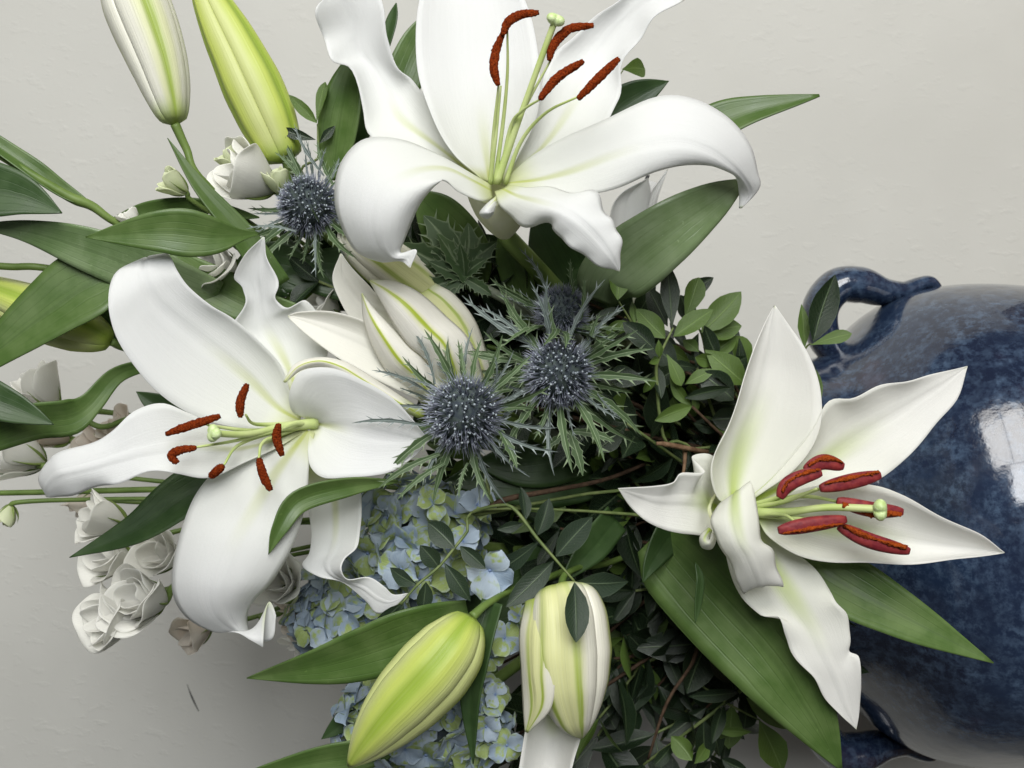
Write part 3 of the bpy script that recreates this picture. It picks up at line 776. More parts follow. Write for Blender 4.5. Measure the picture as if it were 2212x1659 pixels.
big_leaf(l2, [(1320, 1060, -7), (1200, 1040, -6), (1080, 1030, -5.4), (960, 1040, -5)], 62, 'lily_leaf_dark', 'both')
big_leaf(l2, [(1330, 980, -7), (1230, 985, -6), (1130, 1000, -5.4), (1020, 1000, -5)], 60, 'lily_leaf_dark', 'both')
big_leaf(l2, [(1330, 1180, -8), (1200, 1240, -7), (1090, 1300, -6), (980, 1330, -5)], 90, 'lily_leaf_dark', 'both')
# ---------------------------------------------------------------- lily at the right
l3 = thing('lily', 'freshly opened white lily with plum-red anthers, in front of the blue vase', 'lily', P(1500, 1140, -2), 'open white lilies')
p3 = MT['petal3']
rails('tepal', Z([(1585, 1110), (1565, 1165), (1577, 1235), (1603, 1292), (1640, 1326), (1680, 1330), (1697, 1375), (1718, 1422), (1758, 1465), (1785, 1512), (1822, 1550), (1850, 1575)], [1.5, 1.6, 1.9, 2.2, 2.6, 2.8, 2.6, 2.7, 2.6, 2.5, 2.3, 2.2]),
      Z([(1600, 1120), (1640, 1175), (1670, 1230), (1700, 1275), (1730, 1320), (1755, 1358), (1775, 1400), (1795, 1440), (1812, 1480), (1826, 1520), (1840, 1552), (1850, 1575)], [1.5, 1.6, 1.9, 2.2, 2.4, 2.5, 2.6, 2.6, 2.5, 2.4, 2.3, 2.2]),
      Z([(1640, 1120), (1710, 1185), (1760, 1228), (1790, 1270), (1805, 1298), (1830, 1328), (1836, 1372), (1834, 1406), (1856, 1422), (1860, 1475), (1857, 1530), (1850, 1575)], [1.5, 1.8, 2.1, 2.4, 2.8, 2.9, 2.7, 2.6, 2.9, 2.7, 2.4, 2.2]), p3, l3, nv=60, ruffle=.0008, rf=5)
rails('tepal', Z([(1620, 1075), (1690, 1010), (1750, 930), (1790, 871), (1840, 858), (1900, 836), (1960, 822), (2020, 808), (2090, 791)], [2, 2.3, 2.5, 2.7, 2.8, 2.8, 2.7, 2.6, 2.6]),
      Z([(1620, 1085), (1700, 1045), (1770, 1000), (1830, 960), (1885, 925), (1940, 893), (1990, 860), (2040, 828), (2090, 791)], [1.7, 1.8, 1.8, 1.9, 2.0, 2.1, 2.3, 2.5, 2.6]),
      Z([(1625, 1095), (1710, 1085), (1800, 1065), (1870, 1050), (1925, 1015), (1965, 985), (2015, 922), (2068, 862), (2090, 791)], [2, 2.4, 2.7, 2.8, 2.9, 2.9, 2.8, 2.7, 2.6]), p3, l3, ruffle=.0009, rf=4)
rails('tepal', Z([(1585, 1095), (1552, 1078), (1536, 1030), (1543, 983), (1572, 925), (1592, 870), (1610, 808), (1632, 745), (1656, 690), (1673, 660)], [2, 2.6, 3.0, 3, 2.8, 2.6, 2.3, 2, 1.8, 1.8]),
      Z([(1590, 1090), (1584, 1060), (1590, 1000), (1608, 940), (1628, 890), (1645, 840), (1656, 790), (1664, 745), (1670, 695), (1673, 660)], [1.8, 1.5, 1.2, 1.1, 1.1, 1.2, 1.3, 1.5, 1.7, 1.8]),
      Z([(1610, 1090), (1650, 1062), (1710, 1020), (1752, 970), (1772, 920), (1775, 870), (1766, 815), (1742, 757), (1705, 703), (1675, 660)], [2, 2.3, 2.6, 2.7, 2.7, 2.5, 2.3, 2.1, 1.9, 1.8]), p3, l3, groove=.001)
rails('tepal', Z([(1625, 1090), (1720, 1060), (1810, 1045), (1890, 1048), (1950, 1072), (2015, 1106), (2075, 1135), (2128, 1162), (2170, 1194)], [2.2, 2.8, 3.2, 3.4, 3.6, 3.6, 3.5, 3.4, 3.2]),
      Z([(1630, 1100), (1710, 1120), (1790, 1138), (1870, 1152), (1940, 1164), (2005, 1174), (2060, 1181), (2110, 1186), (2170, 1194)], [2, 2.1, 2.2, 2.4, 2.5, 2.5, 2.5, 2.6, 3.2]),
      Z([(1635, 1115), (1660, 1160), (1720, 1197), (1800, 1214), (1880, 1217), (1960, 1217), (2030, 1213), (2090, 1205), (2170, 1194)], [2.2, 2.8, 3.2, 3.5, 3.7, 3.7, 3.6, 3.4, 3.2]), p3, l3, ruffle=.0005, rf=3)
rails('tepal', Z([(1565, 1090), (1548, 1045), (1540, 985), (1495, 986), (1522, 1020), (1472, 1022), (1455, 1042), (1415, 1050), (1335, 1055)], [1.3, 1.6, 2.0, 2.6, 3.2, 3.3, 3.4, 3.4, 3.6]),
      Z([(1555, 1105), (1535, 1090), (1522, 1082), (1506, 1080), (1485, 1080), (1450, 1080), (1420, 1080), (1385, 1072), (1335, 1055)], [1.0, 1.4, 1.9, 2.4, 2.7, 2.8, 3.0, 3.2, 3.6]),
      Z([(1555, 1125), (1540, 1160), (1522, 1158), (1500, 1155), (1470, 1152), (1435, 1144), (1395, 1125), (1360, 1093), (1335, 1055)], [1.3, 2, 2.4, 2.6, 2.8, 2.9, 3.1, 3.2, 3.6]), p3, l3, nv=48)
rails('tepal', Z([(1600, 1105), (1560, 1085), (1537, 1118), (1545, 1160), (1573, 1208), (1592, 1255), (1604, 1280), (1616, 1276)], [2.2, 3.4, 4.2, 4.5, 4.4, 4.0, 3.6, 3.1]),
      Z([(1605, 1100), (1590, 1062), (1588, 1110), (1600, 1165), (1622, 1205), (1637, 1242), (1646, 1266), (1646, 1258)], [2.2, 3.8, 4.8, 5.2, 5.0, 4.5, 3.9, 3.2]),
      Z([(1615, 1095), (1620, 1040), (1637, 1100), (1642, 1160), (1668, 1188), (1680, 1232), (1693, 1266), (1682, 1264)], [2.2, 3.6, 4.4, 4.6, 4.3, 3.9, 3.6, 3.1]), p3, l3, nv=44, ruffle=.0004)
rails('tepal_edge', Z([(1530, 1140), (1512, 1160), (1516, 1182), (1536, 1186), (1546, 1168), (1540, 1150)], [2.6, 2.9, 3.1, 3.1, 2.9, 2.7]),
      Z([(1534, 1142), (1522, 1162), (1526, 1172), (1534, 1172), (1538, 1164), (1538, 1152)], [2.9, 3.4, 3.6, 3.6, 3.3, 3.0]),
      Z([(1538, 1146), (1532, 1160), (1532, 1166), (1534, 1164), (1535, 1160), (1536, 1154)], [2.6, 3.0, 3.2, 3.1, 2.9, 2.7]), p3, l3, groove=0)
cup(l3, P(1480, 1120, -1.2), P(1575, 1105, 1.2), LEN(14), LEN(50))
for fil, an, w1 in (([(1630, 1095), (1700, 1082), (1765, 1055)], [(1684, 1076), (1700, 1048), (1735, 1030), (1775, 1020)], 4.6),
                    ([(1630, 1090), (1690, 1070), (1750, 1030)], [(1738, 1016), (1778, 998), (1822, 1008)], 4.0),
                    ([(1630, 1095), (1710, 1075), (1790, 1050)], [(1771, 1055), (1838, 1040), (1902, 1026)], 4.2),
                    ([(1630, 1095), (1730, 1072), (1830, 1088)], [(1808, 1082), (1879, 1100), (1950, 1106)], 4.0),
                    ([(1630, 1110), (1690, 1112), (1720, 1128)], [(1681, 1146), (1746, 1134), (1828, 1122)], 4.9),
                    ([(1630, 1112), (1720, 1120), (1815, 1135)], [(1811, 1137), (1879, 1168), (1964, 1191)], 4.4)):
    stamen(l3, fil, an, 17, 2.4, w1, 'anther', 0.8, 6)
pistil(l3, [(1620, 1108), (1700, 1106), (1790, 1096), (1902, 1100)], 2.4, 5.0, 12, 8, 26)
stem_to_vase(l3, P(1480, 1120, -1.4), 0.0045, 0.005, MT['stem'])
big_leaf(l3, [(1420, 1150, -2), (1480, 1215, -1), (1650, 1400, 1), (1740, 1530, 1.4), (1818, 1664, 1.4)], 108, 'lily_leaf', [(0, .55), (.2, .92), (.42, 1), (.65, .78), (.85, .4), (1, .02)], roll=-15, fold=.12)
big_leaf(l3, [(1690, 1160, 0), (1780, 1235, 1), (1940, 1325, 1.6), (2146, 1432, 2)], 66, 'lily_leaf', [(0, .5), (.25, .9), (.5, 1), (.75, .66), (.92, .22), (1, .02)], roll=12, fold=.22)
big_leaf(l3, [(1500, 1110, -2.4), (1450, 1150, -1.6), (1410, 1210, -1), (1388, 1258, -.6)], 44, 'lily_leaf_dark', [(0, .9), (.3, 1), (.6, .6), (1, .02)], roll=15)
big_leaf(l3, [(1330, 1120, -3), (1280, 1180, -2), (1240, 1225, -1.4), (1210, 1262, -1)], 38, 'lily_leaf_dark', [(0, .9), (.3, 1), (.6, .6), (1, .02)], roll=15)
big_leaf(l3, [(1502, 1215, 1.6), (1512, 1250, 1.8), (1508, 1300, 1.9), (1502, 1345, 2)], 10, 'lily_leaf_dark', 'both', roll=30)

# ---------------------------------------------------------------- lily half hidden behind
l4 = thing('lily', 'pale lily mostly hidden behind the long leaf, under the topmost bloom', 'lily', P(1385, 700, -8), 'open white lilies')
rails('tepal', Z([(1330, 700, ), (1325, 560), (1318, 470), (1340, 420), (1400, 385)], [-7, -6.5, -6.2, -6, -6]), Z([(1350, 700), (1352, 560), (1350, 470), (1360, 420), (1400, 385)], [-7.4, -7, -6.8, -6.5, -6]),
      Z([(1372, 700), (1385, 560), (1395, 470), (1405, 420), (1400, 385)], [-7, -6.6, -6.3, -6.1, -6]), pt, l4)
rails('tepal', Z([(1345, 720), (1372, 600), (1386, 500), (1398, 430), (1442, 366)], [-8, -8, -8, -8, -8]), Z([(1368, 720), (1395, 600), (1405, 500), (1412, 430), (1442, 366)], [-8.3, -8.3, -8.3, -8.2, -8]),
      Z([(1388, 720), (1402, 600), (1412, 520), (1418, 440), (1442, 366)], [-8, -7.9, -7.8, -7.9, -8]), pt, l4)
cup(l4, P(1370, 790, -8.5), P(1365, 690, -7.4), LEN(10), LEN(38))
stem_to_vase(l4, P(1370, 790, -8.6), 0.004, 0.005, MT['stem'])
cd = thing('plant_label', 'narrow white plastic pick with black dashes behind the long leaf', 'label', P(1390, 560, -9))
q = [P(1378, 560, -9), P(1402, 560, -9), P(1420, 395, -9), P(1396, 388, -9)]
th = np.array((0, 0.0008, 0))
build('strip', q + [v + th for v in q], [(0, 1, 2, 3), (7, 6, 5, 4), (0, 4, 5, 1), (1, 5, 6, 2), (2, 6, 7, 3), (3, 7, 4, 0)], MT['white_card'], cd, None, False)
for (xa, ya, xb, yb) in ((1384, 436, 1388, 416), (1390, 408, 1392, 396), (1392, 390, 1396, 378)):
    a, b = P(xa + 4, ya, -8.9), P(xb + 4, yb, -8.9)
    e = np.array((0, 0, -LEN(4, -9)))
    build('dash', [a - e, a + e, b + e, b - e], [(0, 1, 2, 3)], MT['ink'], cd, None, False)

# ---------------------------------------------------------------- lily buds
BUDP = [(0, .26), (.03, .42), (.1, .62), (.25, .88), (.42, 1), (.58, .95), (.72, .78), (.85, .53), (.95, .25), (1, .06)]
def bud(label, axis, hw, mat, stem_pts, phase=0.3, prof=BUDP, nseg=3, sr=6, group='lily buds', open_=0.0):
    """axis: photo points base to tip; a closed bud of three outer tepals"""
    base = P(*axis[0])
    b = thing('lily_bud', label, 'flower bud', base, group)
    C = cr([P(*q) for q in axis], 34)
    W = np.interp(np.linspace(0, 1, 34), np.linspace(0, 1, len(axis)), [q[2] for q in axis])
    T, A, B = frames(C)
    t = np.linspace(0, 1, 34)
    R = np.interp(t, [a for a, _ in prof], [x for _, x in prof])
    R[1:-1] = np.convolve(R, [.25, .5, .25], 'same')[1:-1]
    R[0] = .09
    R = R * np.array([LEN(hw, w) for w in W])
    phase = phase + math.atan2(B[17] @ VIEW, A[17] @ VIEW)
    nu = 19
    for k in range(nseg):
        u = np.linspace(0, 1, nu)
        ang = phase + 2 * np.pi * (k + (u - .5) * 1.04) / nseg
        e = np.abs(2 * u - 1)
        # flat keeled tepals with grooves where they meet and along the midrib
        mod = 1 - .15 * e ** 6 - .05 * np.exp(-((u - .5) / .05) ** 2) + .035 * np.exp(-((e - .28) / .12) ** 2)
        # inner tepals bulge between
        V = C[:, None] + (R[:, None] * mod[None, :])[:, :, None] * (np.cos(ang)[None, :, None] * A[:, None] + np.sin(ang)[None, :, None] * B[:, None])
        uv = np.stack(np.broadcast_arrays(u[None, :], t[:, None]), 2).reshape(-1, 2)
        build('tepal', V.reshape(-1, 3), grid_faces(34, nu), MT[mat], b, uv, True, 0.0006)
    if stem_pts is None:
        stem_to_vase(b, base, LEN(sr, axis[0][2]), 0.0035, MT['stem'])
    else:
        tube('stem', [base] + [P(*q) for q in stem_pts] + [mouth()], [LEN(sr, axis[0][2]) * 1.2, LEN(sr * .85, axis[0][2]), LEN(sr, axis[0][2]), 0.0035], MT['stem'], b, 8, 40)
    return b

b1 = bud('tall white lily bud with pale green ribs, upright in the corner beside the green bud', [(378, 268, -.5), (345, 140, -.5), (290, -10, -.5), (240, -150, -.5)], 71, 'bud_white', [(402, 320, -.8), (440, 392, -1.2), (600, 520, -4), (1100, 760, -9)], 0.5, sr=9,
    prof=[(0, .26), (.02, .38), (.08, .52), (.2, .70), (.35, .86), (.5, .97), (.62, 1), (.78, .82), (.9, .5), (1, .1)])
b2 = bud('long yellow-green lily bud leaning beside the tall white bud', [(618, 350, -2.4), (580, 260, -2.2), (520, 130, -2), (455, 0, -2), (415, -90, -2)], 64, 'bud_green', [(640, 420, -3), (760, 560, -5), (1150, 800, -9)], 1.0, sr=8,
    prof=[(0, .55), (.08, .72), (.25, .95), (.4, 1), (.6, .82), (.8, .5), (.95, .2), (1, .06)])
b4 = bud('plump lime green lily bud pointing down to the corner, in front of the hydrangea', [(1020, 1332, 2), (960, 1420, 2.6), (850, 1540, 2.8), (754, 1654, 2.8)], 82, 'bud_green', [(1060, 1300, 1), (1150, 1260, -2), (1400, 1200, -8)], 0.25, sr=9)
big_leaf(b4, [(1010, 1318, 0), (900, 1368, 1), (720, 1430, 1.2), (533, 1465, 1.2)], 70, 'lily_leaf', [(0, .35), (.18, .7), (.4, 1), (.62, .8), (.85, .35), (1, .01)], roll=15, fold=.2)
big_leaf(b4, [(1066, 1300, 1), (1040, 1390, 1.4), (1018, 1500, 1.6), (1022, 1650, 1.6)], 28, 'lily_leaf_dark', [(0, .8), (.3, .9), (.55, 1), (.8, .6), (1, .02)], roll=-30, fold=.3)
big_leaf(b4, [(900, 1600, -1), (780, 1630, -.6), (660, 1650, -.4), (480, 1690, 0)], 40, 'lily_leaf', 'lance', roll=10)
big_leaf(b4, [(800, 1500, -2), (760, 1540, -2), (730, 1568, -2), (694, 1597, -2)], 24, 'lily_leaf_dark', 'lance')
b5 = bud('cream lily bud with lime ribs just opening, beside the plump lime green bud', [(1210, 1270, .6), (1222, 1330, 1.2), (1228, 1430, 1.6), (1240, 1530, 1.6), (1256, 1592, 1.5)], 92, 'bud_lemon', [(1240, 1230, -1), (1400, 1180, -7)], 0.22, sr=8,
    prof=[(0, .5), (.08, .76), (.25, .93), (.45, 1), (.6, .88), (.72, .68), (.85, .46), (.95, .22), (1, .05)])
rails('tepal', Z([(1135, 1300), (1122, 1370), (1126, 1450), (1130, 1530), (1134, 1580)], [1.2, 1.6, 1.9, 2, 2]), Z([(1165, 1292), (1155, 1370), (1155, 1450), (1160, 1520), (1138, 1582)], [1.8, 2.6, 2.9, 2.8, 2.1]),
      Z([(1205, 1300), (1205, 1370), (1200, 1450), (1190, 1530), (1140, 1583)], [2.2, 3.0, 3.3, 3.0, 2.1]), MT['bud_lemon'], b5)
rails('tepal', Z([(1150, 1480), (1138, 1560), (1128, 1620), (1112, 1720)], [0, .6, 1.0, 1.2]), Z([(1200, 1480), (1195, 1560), (1190, 1620), (1180, 1720)], [-.6, -.4, -.2, .2]),
      Z([(1262, 1480), (1256, 1580), (1240, 1640), (1220, 1720)], [0, .8, 1.2, 1.4]), MT['petal3'], b5)
b6 = bud('pale green lily bud lying behind the broad leaf at the edge', [(240, 738, -2.5), (150, 700, -2.5), (40, 655, -2.5), (-110, 590, -2.5)], 58, 'bud_green', [(300, 760, -3.5), (600, 830, -6), (1200, 950, -10)], 0.4, sr=8)
b7 = thing('lily_bud', 'lily bud with rolled leaf stem crossing the upper corner edge', 'flower bud', P(190, 440, -1), 'lily buds')
tube('stem', px_path((-60, 300, .2), (60, 372, 0), (150, 425, -.6), (200, 446, -1), (260, 486, -1.6), (420, 560, -4), (1000, 800, -9)) + [mouth()], [LEN(8), LEN(9), LEN(12), LEN(9), LEN(7), LEN(8), .003], MT['stem'], b7, 10, 60)
big_leaf(b7, [(200, 446, -.9), (140, 415, -.6), (60, 358, 0), (-40, 290, .4)], 20, 'lily_leaf', [(0, .2), (.25, .7), (.6, 1), (1, .8)], roll=-30, fold=.5)
tube('stem', px_path((-80, 570, -1), (20, 576, -1.2), (120, 582, -1.6), (400, 640, -4), (1000, 830, -9)) + [mouth()], [LEN(8), LEN(8), LEN(7), .003], MT['stem'], b7, 8, 50)

# half-open lily in the middle
b3 = thing('half_open_lily', 'half-open cream lily with lime-ribbed inner bud, between open lily and thistles', 'lily', P(1010, 840, -2))
pb = MT['bud_cream']
pw = m_petal('lily_petal_cream', (0.92, 0.91, 0.85), (0.56, 0.62, 0.22), 0.8, 0.5)
rails('tepal', Z([(960, 880), (900, 760), (790, 700), (760, 690), (735, 650), (718, 600), (735, 548)], [-1.5, -1.2, -.8, -.6, -.4, -.3, -.2]), Z([(980, 860), (920, 740), (830, 680), (795, 665), (768, 640), (742, 598), (736, 548)], [-1.8, -1.6, -1.2, -1, -.8, -.5, -.2]),
      Z([(1000, 850), (940, 720), (860, 655), (820, 640), (795, 615), (760, 578), (738, 548)], [-1.5, -1.2, -.9, -.7, -.5, -.4, -.2]), pw, b3)
rails('tepal', Z([(970, 840), (890, 760), (800, 700), (720, 674), (650, 674), (622, 682)], [-.5, .4, .9, 1.2, 1.4, 1.4]), Z([(960, 860), (890, 800), (810, 750), (730, 715), (665, 693), (622, 682)], [-.8, -.2, .3, .7, 1.1, 1.4]),
      Z([(940, 880), (880, 852), (810, 818), (735, 776), (665, 725), (624, 688)], [-.5, .5, 1.0, 1.3, 1.4, 1.4]), pw, b3)
rails('tepal', Z([(920, 890), (850, 845), (780, 800), (740, 780), (690, 772), (640, 785), (612, 824)], [.6, 1.2, 1.8, 2.2, 2.5, 2.6, 2.7]), Z([(915, 900), (845, 860), (775, 815), (735, 792), (690, 780), (645, 792), (614, 826)], [1, 1.7, 2.4, 2.7, 2.9, 2.9, 2.7]),
      Z([(910, 905), (840, 875), (770, 830), (730, 806), (690, 793), (650, 800), (618, 826)], [.8, 1.3, 2, 2.4, 2.6, 2.7, 2.7]), pb, b3, groove=0)
for (l, m, r, wl, wm, wr) in (
        ([(1060, 870), (1020, 745), (960, 680), (905, 632), (852, 608), (800, 605)], [(1000, 860), (965, 755), (920, 705), (875, 658), (836, 628), (799, 606)], [(960, 870), (925, 785), (882, 745), (850, 700), (822, 650), (798, 607)], [-1, 0, .4, .8, 1, 1.2], [0, 1.2, 1.7, 2, 1.8, 1.3], [0, .9, 1.4, 1.6, 1.5, 1.2]),
        ([(990, 880), (925, 785), (882, 745), (840, 700), (806, 664), (783, 634)], [(960, 890), (900, 815), (860, 775), (820, 716), (797, 674), (782, 634)], [(930, 890), (870, 832), (835, 800), (805, 748), (786, 692), (781, 635)], [-.2, .7, 1.2, 1.4, 1.3, 1.0], [.2, 1.1, 1.6, 1.8, 1.5, 1.1], [-.6, .2, .7, 1, 1, .9])):
    rails('tepal', Z(l, wl), Z(m, wm), Z(r, wr), pb, b3, groove=.0004)
rails('tepal', Z([(1090, 900), (1062, 800), (1030, 700), (985, 640), (940, 612)], [-2.5, -2.2, -1.6, -1.2, -1]), Z([(1060, 900), (1030, 800), (990, 710), (950, 660), (915, 630)], [-2, -1.2, -.8, -.6, -.6]),
      Z([(1020, 900), (990, 800), (950, 720), (915, 670), (890, 640)], [-2, -1.2, -.8, -.6, -.6]), MT['bud_lemon'], b3)
stem_to_vase(b3, P(1040, 880, -2.2), 0.0045, 0.0045, MT['stem'])
b8 = bud('shaded cream lily bud tucked behind the half-open lily, below the topmost bloom', [(1000, 690, -4), (930, 640, -3), (850, 580, -2), (770, 520, -1.6), (740, 480, -1.6)], 56, 'bud_lemon', [(1100, 760, -6)], 0.2)

# ---------------------------------------------------------------- blue thistles
def spiny(L, hw, seed, mat, curl=0.2):
    """a spiny bract from the origin along +Y, facing +Z"""
    r = random.Random(seed)
    n = 15
    V, F, UV = [], [], []
    cv = r.uniform(-.12, .12) * L
    for j in range(n):
        t = j / (n - 1)
        h = hw * np.interp(t, [0, .2, .5, .8, 1], [.5, .75, 1.0, .62, .03])
        h *= 1.0 + (0.2 if j % 3 == 1 else -.08)
        zc = -curl * L * t * t + .1 * L * t
        xc = cv * math.sin(t * 2.4)
        for i, x in enumerate((-1, 0, 1)):
            V.append((xc + x * h, t * L, zc + (abs(x)) * h * .45))
            UV.append((i / 2, t))
    for j in range(n - 1):
        for i in range(2):
            F.append((j * 3 + i, j * 3 + i + 1, (j + 1) * 3 + i + 1, (j + 1) * 3 + i))
    # side spines
    for j in range(2, n - 1, 2):
        for sd in (0, 2):
            if r.random() < .12:
                continue
            t = j / (n - 1)
            a, b = j * 3 + sd, (j + 1) * 3 + sd
            p = np.array(V[a])
            s = -1 if sd == 0 else 1
            ln = min(max(hw, .034), .065) * r.uniform(1.0, 2.2) * (1 - .4 * t)
            tip = p + np.array((s * ln, L * .075 + ln * .55, ln * r.uniform(-.1, .5)))
            V.append(tuple(p + (np.array(V[b]) - p) * .42)); UV.append((sd / 2, t))
            V.append(tuple(tip)); UV.append((sd / 2, t))
            F.append((a, len(V) - 2, len(V) - 1) if sd == 2 else (len(V) - 2, a, len(V) - 1))
    return mesh('bract', V, F, MT[mat], UV, False)

MT['bract_blue'] = m_bract('thistle_bract_blue', (0.095, 0.125, 0.11), (0.15, 0.185, 0.17), (0.34, 0.39, 0.38))
BR = [spiny(1.0, .044, s, 'bract', .3) for s in range(6)] + [spiny(1.0, .026, s + 20, 'bract_blue', .25) for s in range(4)]
MT['bract_dark'] = m_bract('thistle_leaf', (0.035, 0.068, 0.026), (0.07, 0.115, 0.045), (0.16, 0.21, 0.12))
BRD = [spiny(1.0, .19, s + 60, 'bract_dark', .25) for s in range(4)]
BRW = [spiny(1.0, .11, s + 40, 'bract', .25) for s in range(4)]

def basis(d, ref=VIEW):
    d = np.array(d, float)
    d /= np.linalg.norm(d)
    a = np.cross(d, np.array(ref, float) + np.array((.013, 0, .021)))
    a /= np.linalg.norm(a)
    return d, a, np.cross(d, a)

def place(me, parent, base, ydir, nrm, sx, sy, sz, name):
    y = np.array(ydir, float); y /= np.linalg.norm(y)
    x = np.cross(y, np.array(nrm, float)); x /= max(np.linalg.norm(x), 1e-9)
    z = np.cross(x, y)
    o = put(name, me, parent)
    b = np.asarray(base, float) - ORG[parent.name]
    o.matrix_local = Matrix(((x[0] * sx, y[0] * sy, z[0] * sz, b[0]), (x[1] * sx, y[1] * sy, z[1] * sz, b[1]), (x[2] * sx, y[2] * sy, z[2] * sz, b[2]), (0, 0, 0, 1)))
    return o

def thistle(label, c, face, r, length, brl, nb, stem_via, seed, dots=True, explicit=()):
    """c: photo point of the head; face: direction it points (photo right, photo up, toward camera)"""
    R_ = random.Random(seed)
    fd = np.array((face[1], -face[2], -face[0]), float)
    d, a, b = basis(fd, (0.2, -.3, .9))
    cw = P(*c)
    rr = LEN(r, c[2])
    hl = LEN(length, c[2])
    t = thing('thistle', label, 'thistle', cw - d * hl, 'blue thistles')
    # core
    V, nt, npz = [], 14, 24
    for j in range(nt):
        th = math.pi * j / (nt - 1)
        for i in range(npz):
            p = 2 * math.pi * i / npz
            V.append(cw + (a * math.cos(p) + b * math.sin(p)) * math.sin(th) * rr * .74 + d * math.cos(th) * hl * .8)
    head = build('head', V, grid_faces(nt, npz, True), MT['thistle_core'], t)
    # bristles and floret dots, too small to pick apart
    SV, SF, SU, DV, DF = [], [], [], [], []
    n = 330
    for k in range(n):
        ct = 1 - 1.72 * (k + .5) / n
        th = math.acos(ct)
        ct = min(.999, max(-.75, ct + R_.gauss(0, .018)))
        th = math.acos(ct)
        p = k * 2.39996 + R_.gauss(0, .07) / max(.2, math.sin(th))
        out = (a * math.cos(p) + b * math.sin(p)) * math.sin(th) + d * ct
        pos = cw + (a * math.cos(p) + b * math.sin(p)) * math.sin(th) * rr * .74 + d * ct * hl * .8
        for q in range(3 if dots else 4):
            dirn = out + np.array([R_.gauss(0, .22) for _ in range(3)]) + d * .25
            dirn /= np.linalg.norm(dirn)
            _, e1, e2 = basis(dirn)
            ln = rr * R_.uniform(.24, .5) * (1.25 if ct < .1 else .85)
            w = rr * .013
            off = (e1 * R_.uniform(-1, 1) + e2 * R_.uniform(-1, 1)) * rr * .035
            i0 = len(SV)
            for m in range(3):
                an = m * 2.094
                SV.append(pos + off + (e1 * math.cos(an) + e2 * math.sin(an)) * w); SU.append((0.5, 0.0))
            mid = pos + off + dirn * ln * .6 + np.array([R_.gauss(0, .01) for _ in range(3)]) * rr
            for m in range(3):
                an = m * 2.094
                SV.append(mid + (e1 * math.cos(an) + e2 * math.sin(an)) * w * .75); SU.append((0.5, .6))
            SV.append(pos + off + dirn * ln); SU.append((0.5, 1.0))
            for m in range(3):
                m2 = (m + 1) % 3
                SF += [(i0 + m, i0 + m2, i0 + 3 + m2, i0 + 3 + m), (i0 + 3 + m, i0 + 3 + m2, i0 + 6)]
        if dots and ct > -.05 and R_.random() < .75:
            cc = pos + out * rr * R_.uniform(.17, .24) + np.array([R_.gauss(0, .012) for _ in range(3)]) * rr
            s = rr * R_.uniform(.028, .046)
            i0 = len(DV)
            e0, e1, e2 = basis(out)
            for sgn, ax in ((1, e0), (-1, e0)):
                DV.append(cc + ax * sgn * s * .9)
            for m in range(6):
                DV.append(cc + (e1 * math.cos(m * 1.047) + e2 * math.sin(m * 1.047)) * s)
            for m in range(6):
                m2 = (m + 1) % 6
                DF += [(i0, i0 + 2 + m, i0 + 2 + m2), (i0 + 1, i0 + 2 + m2, i0 + 2 + m)]
    build('bristles', SV, SF, MT['bristle'], head, SU, False)['kind'] = 'stuff'
    if DV:
        build('floret_tips', DV, DF, MT['floret_dot'], head)['kind'] = 'stuff'
    # collar of spiny bracts
    base = cw - d * hl * .62
    for k in range(nb):
        p = 2 * math.pi * (k + R_.uniform(-.3, .3)) / nb
        lift = R_.uniform(-.3, .75)
        dirn = (a * math.cos(p) + b * math.sin(p)) + d * lift
        L = LEN(brl, c[2]) * R_.uniform(.62, 1.08)
        place(R_.choice(BR), t, base + (a * math.cos(p) + b * math.sin(p)) * rr * .4 - d * rr * .12 * (k % 2), dirn, d + np.array([R_.gauss(0, .25) for _ in range(3)]), L, L, L, 'bract')
    for (bx, by, tx, ty, w0, w1, wide) in explicit:
        A_, B_ = P(bx, by, w0), P(tx, ty, w1)
        L = np.linalg.norm(B_ - A_)
        place(R_.choice(BRW if wide else BR), t, A_, B_ - A_, VIEW + np.array([R_.gauss(0, .2) for _ in range(3)]), L * (1 if wide else 1.1), L, L * .6, 'bract')
    sp = [base] + [P(*q) for q in stem_via] + [mouth()]
    tube('stem', sp, [LEN(8, c[2]), LEN(10, c[2]), LEN(11, c[2]), .003], MT['stem_grey'], t, 10, 40)
    return t

thistle('blue thistle head nearest the camera, left of its twin, over a white petal', (1000, 893, 2.6), (-.12, -.05, 1), 79, 82, 190, 34, [(1060, 850, -1), (1300, 980, -6)], 11, True,
        ((920, 920, 760, 928, 2.0, 2.6, 0), (950, 980, 822, 1062, 2.2, 3.0, 0), (960, 1000, 865, 1085, 2.2, 3.2, 0), (1010, 1000, 995, 1075, 2.4, 3.2, 0), (930, 850, 800, 812, 1.8, 2.4, 0),
         (940, 830, 880, 712, 1.6, 2.0, 0), (1010, 830, 1005, 742, 2.4, 2.2, 0), (1070, 830, 1062, 770, 2.6, 3.4, 0), (1080, 930, 1118, 1010, 2.2, 2.8, 1)))
thistle('blue thistle head in the middle, right of its nearest twin, above dark foliage', (1207, 806, 1.4), (.0, .02, 1), 71, 74, 190, 34, [(1260, 830, -2), (1450, 980, -8)], 12, True,
        ((1180, 760, 1008, 625, .4, .8, 0), (1140, 780, 1010, 755, .6, 1.2, 0), (1150, 850, 1050, 800, .6, 1, 0), (1270, 760, 1300, 680, .8, 1.6, 0),
         (1230, 930, 1258, 1028, .4, .8, 1), (1228, 930, 1172, 972, .4, .8, 1), (1238, 932, 1326, 960, .4, .6, 1), (1290, 850, 1350, 900, .6, .4, 0)))
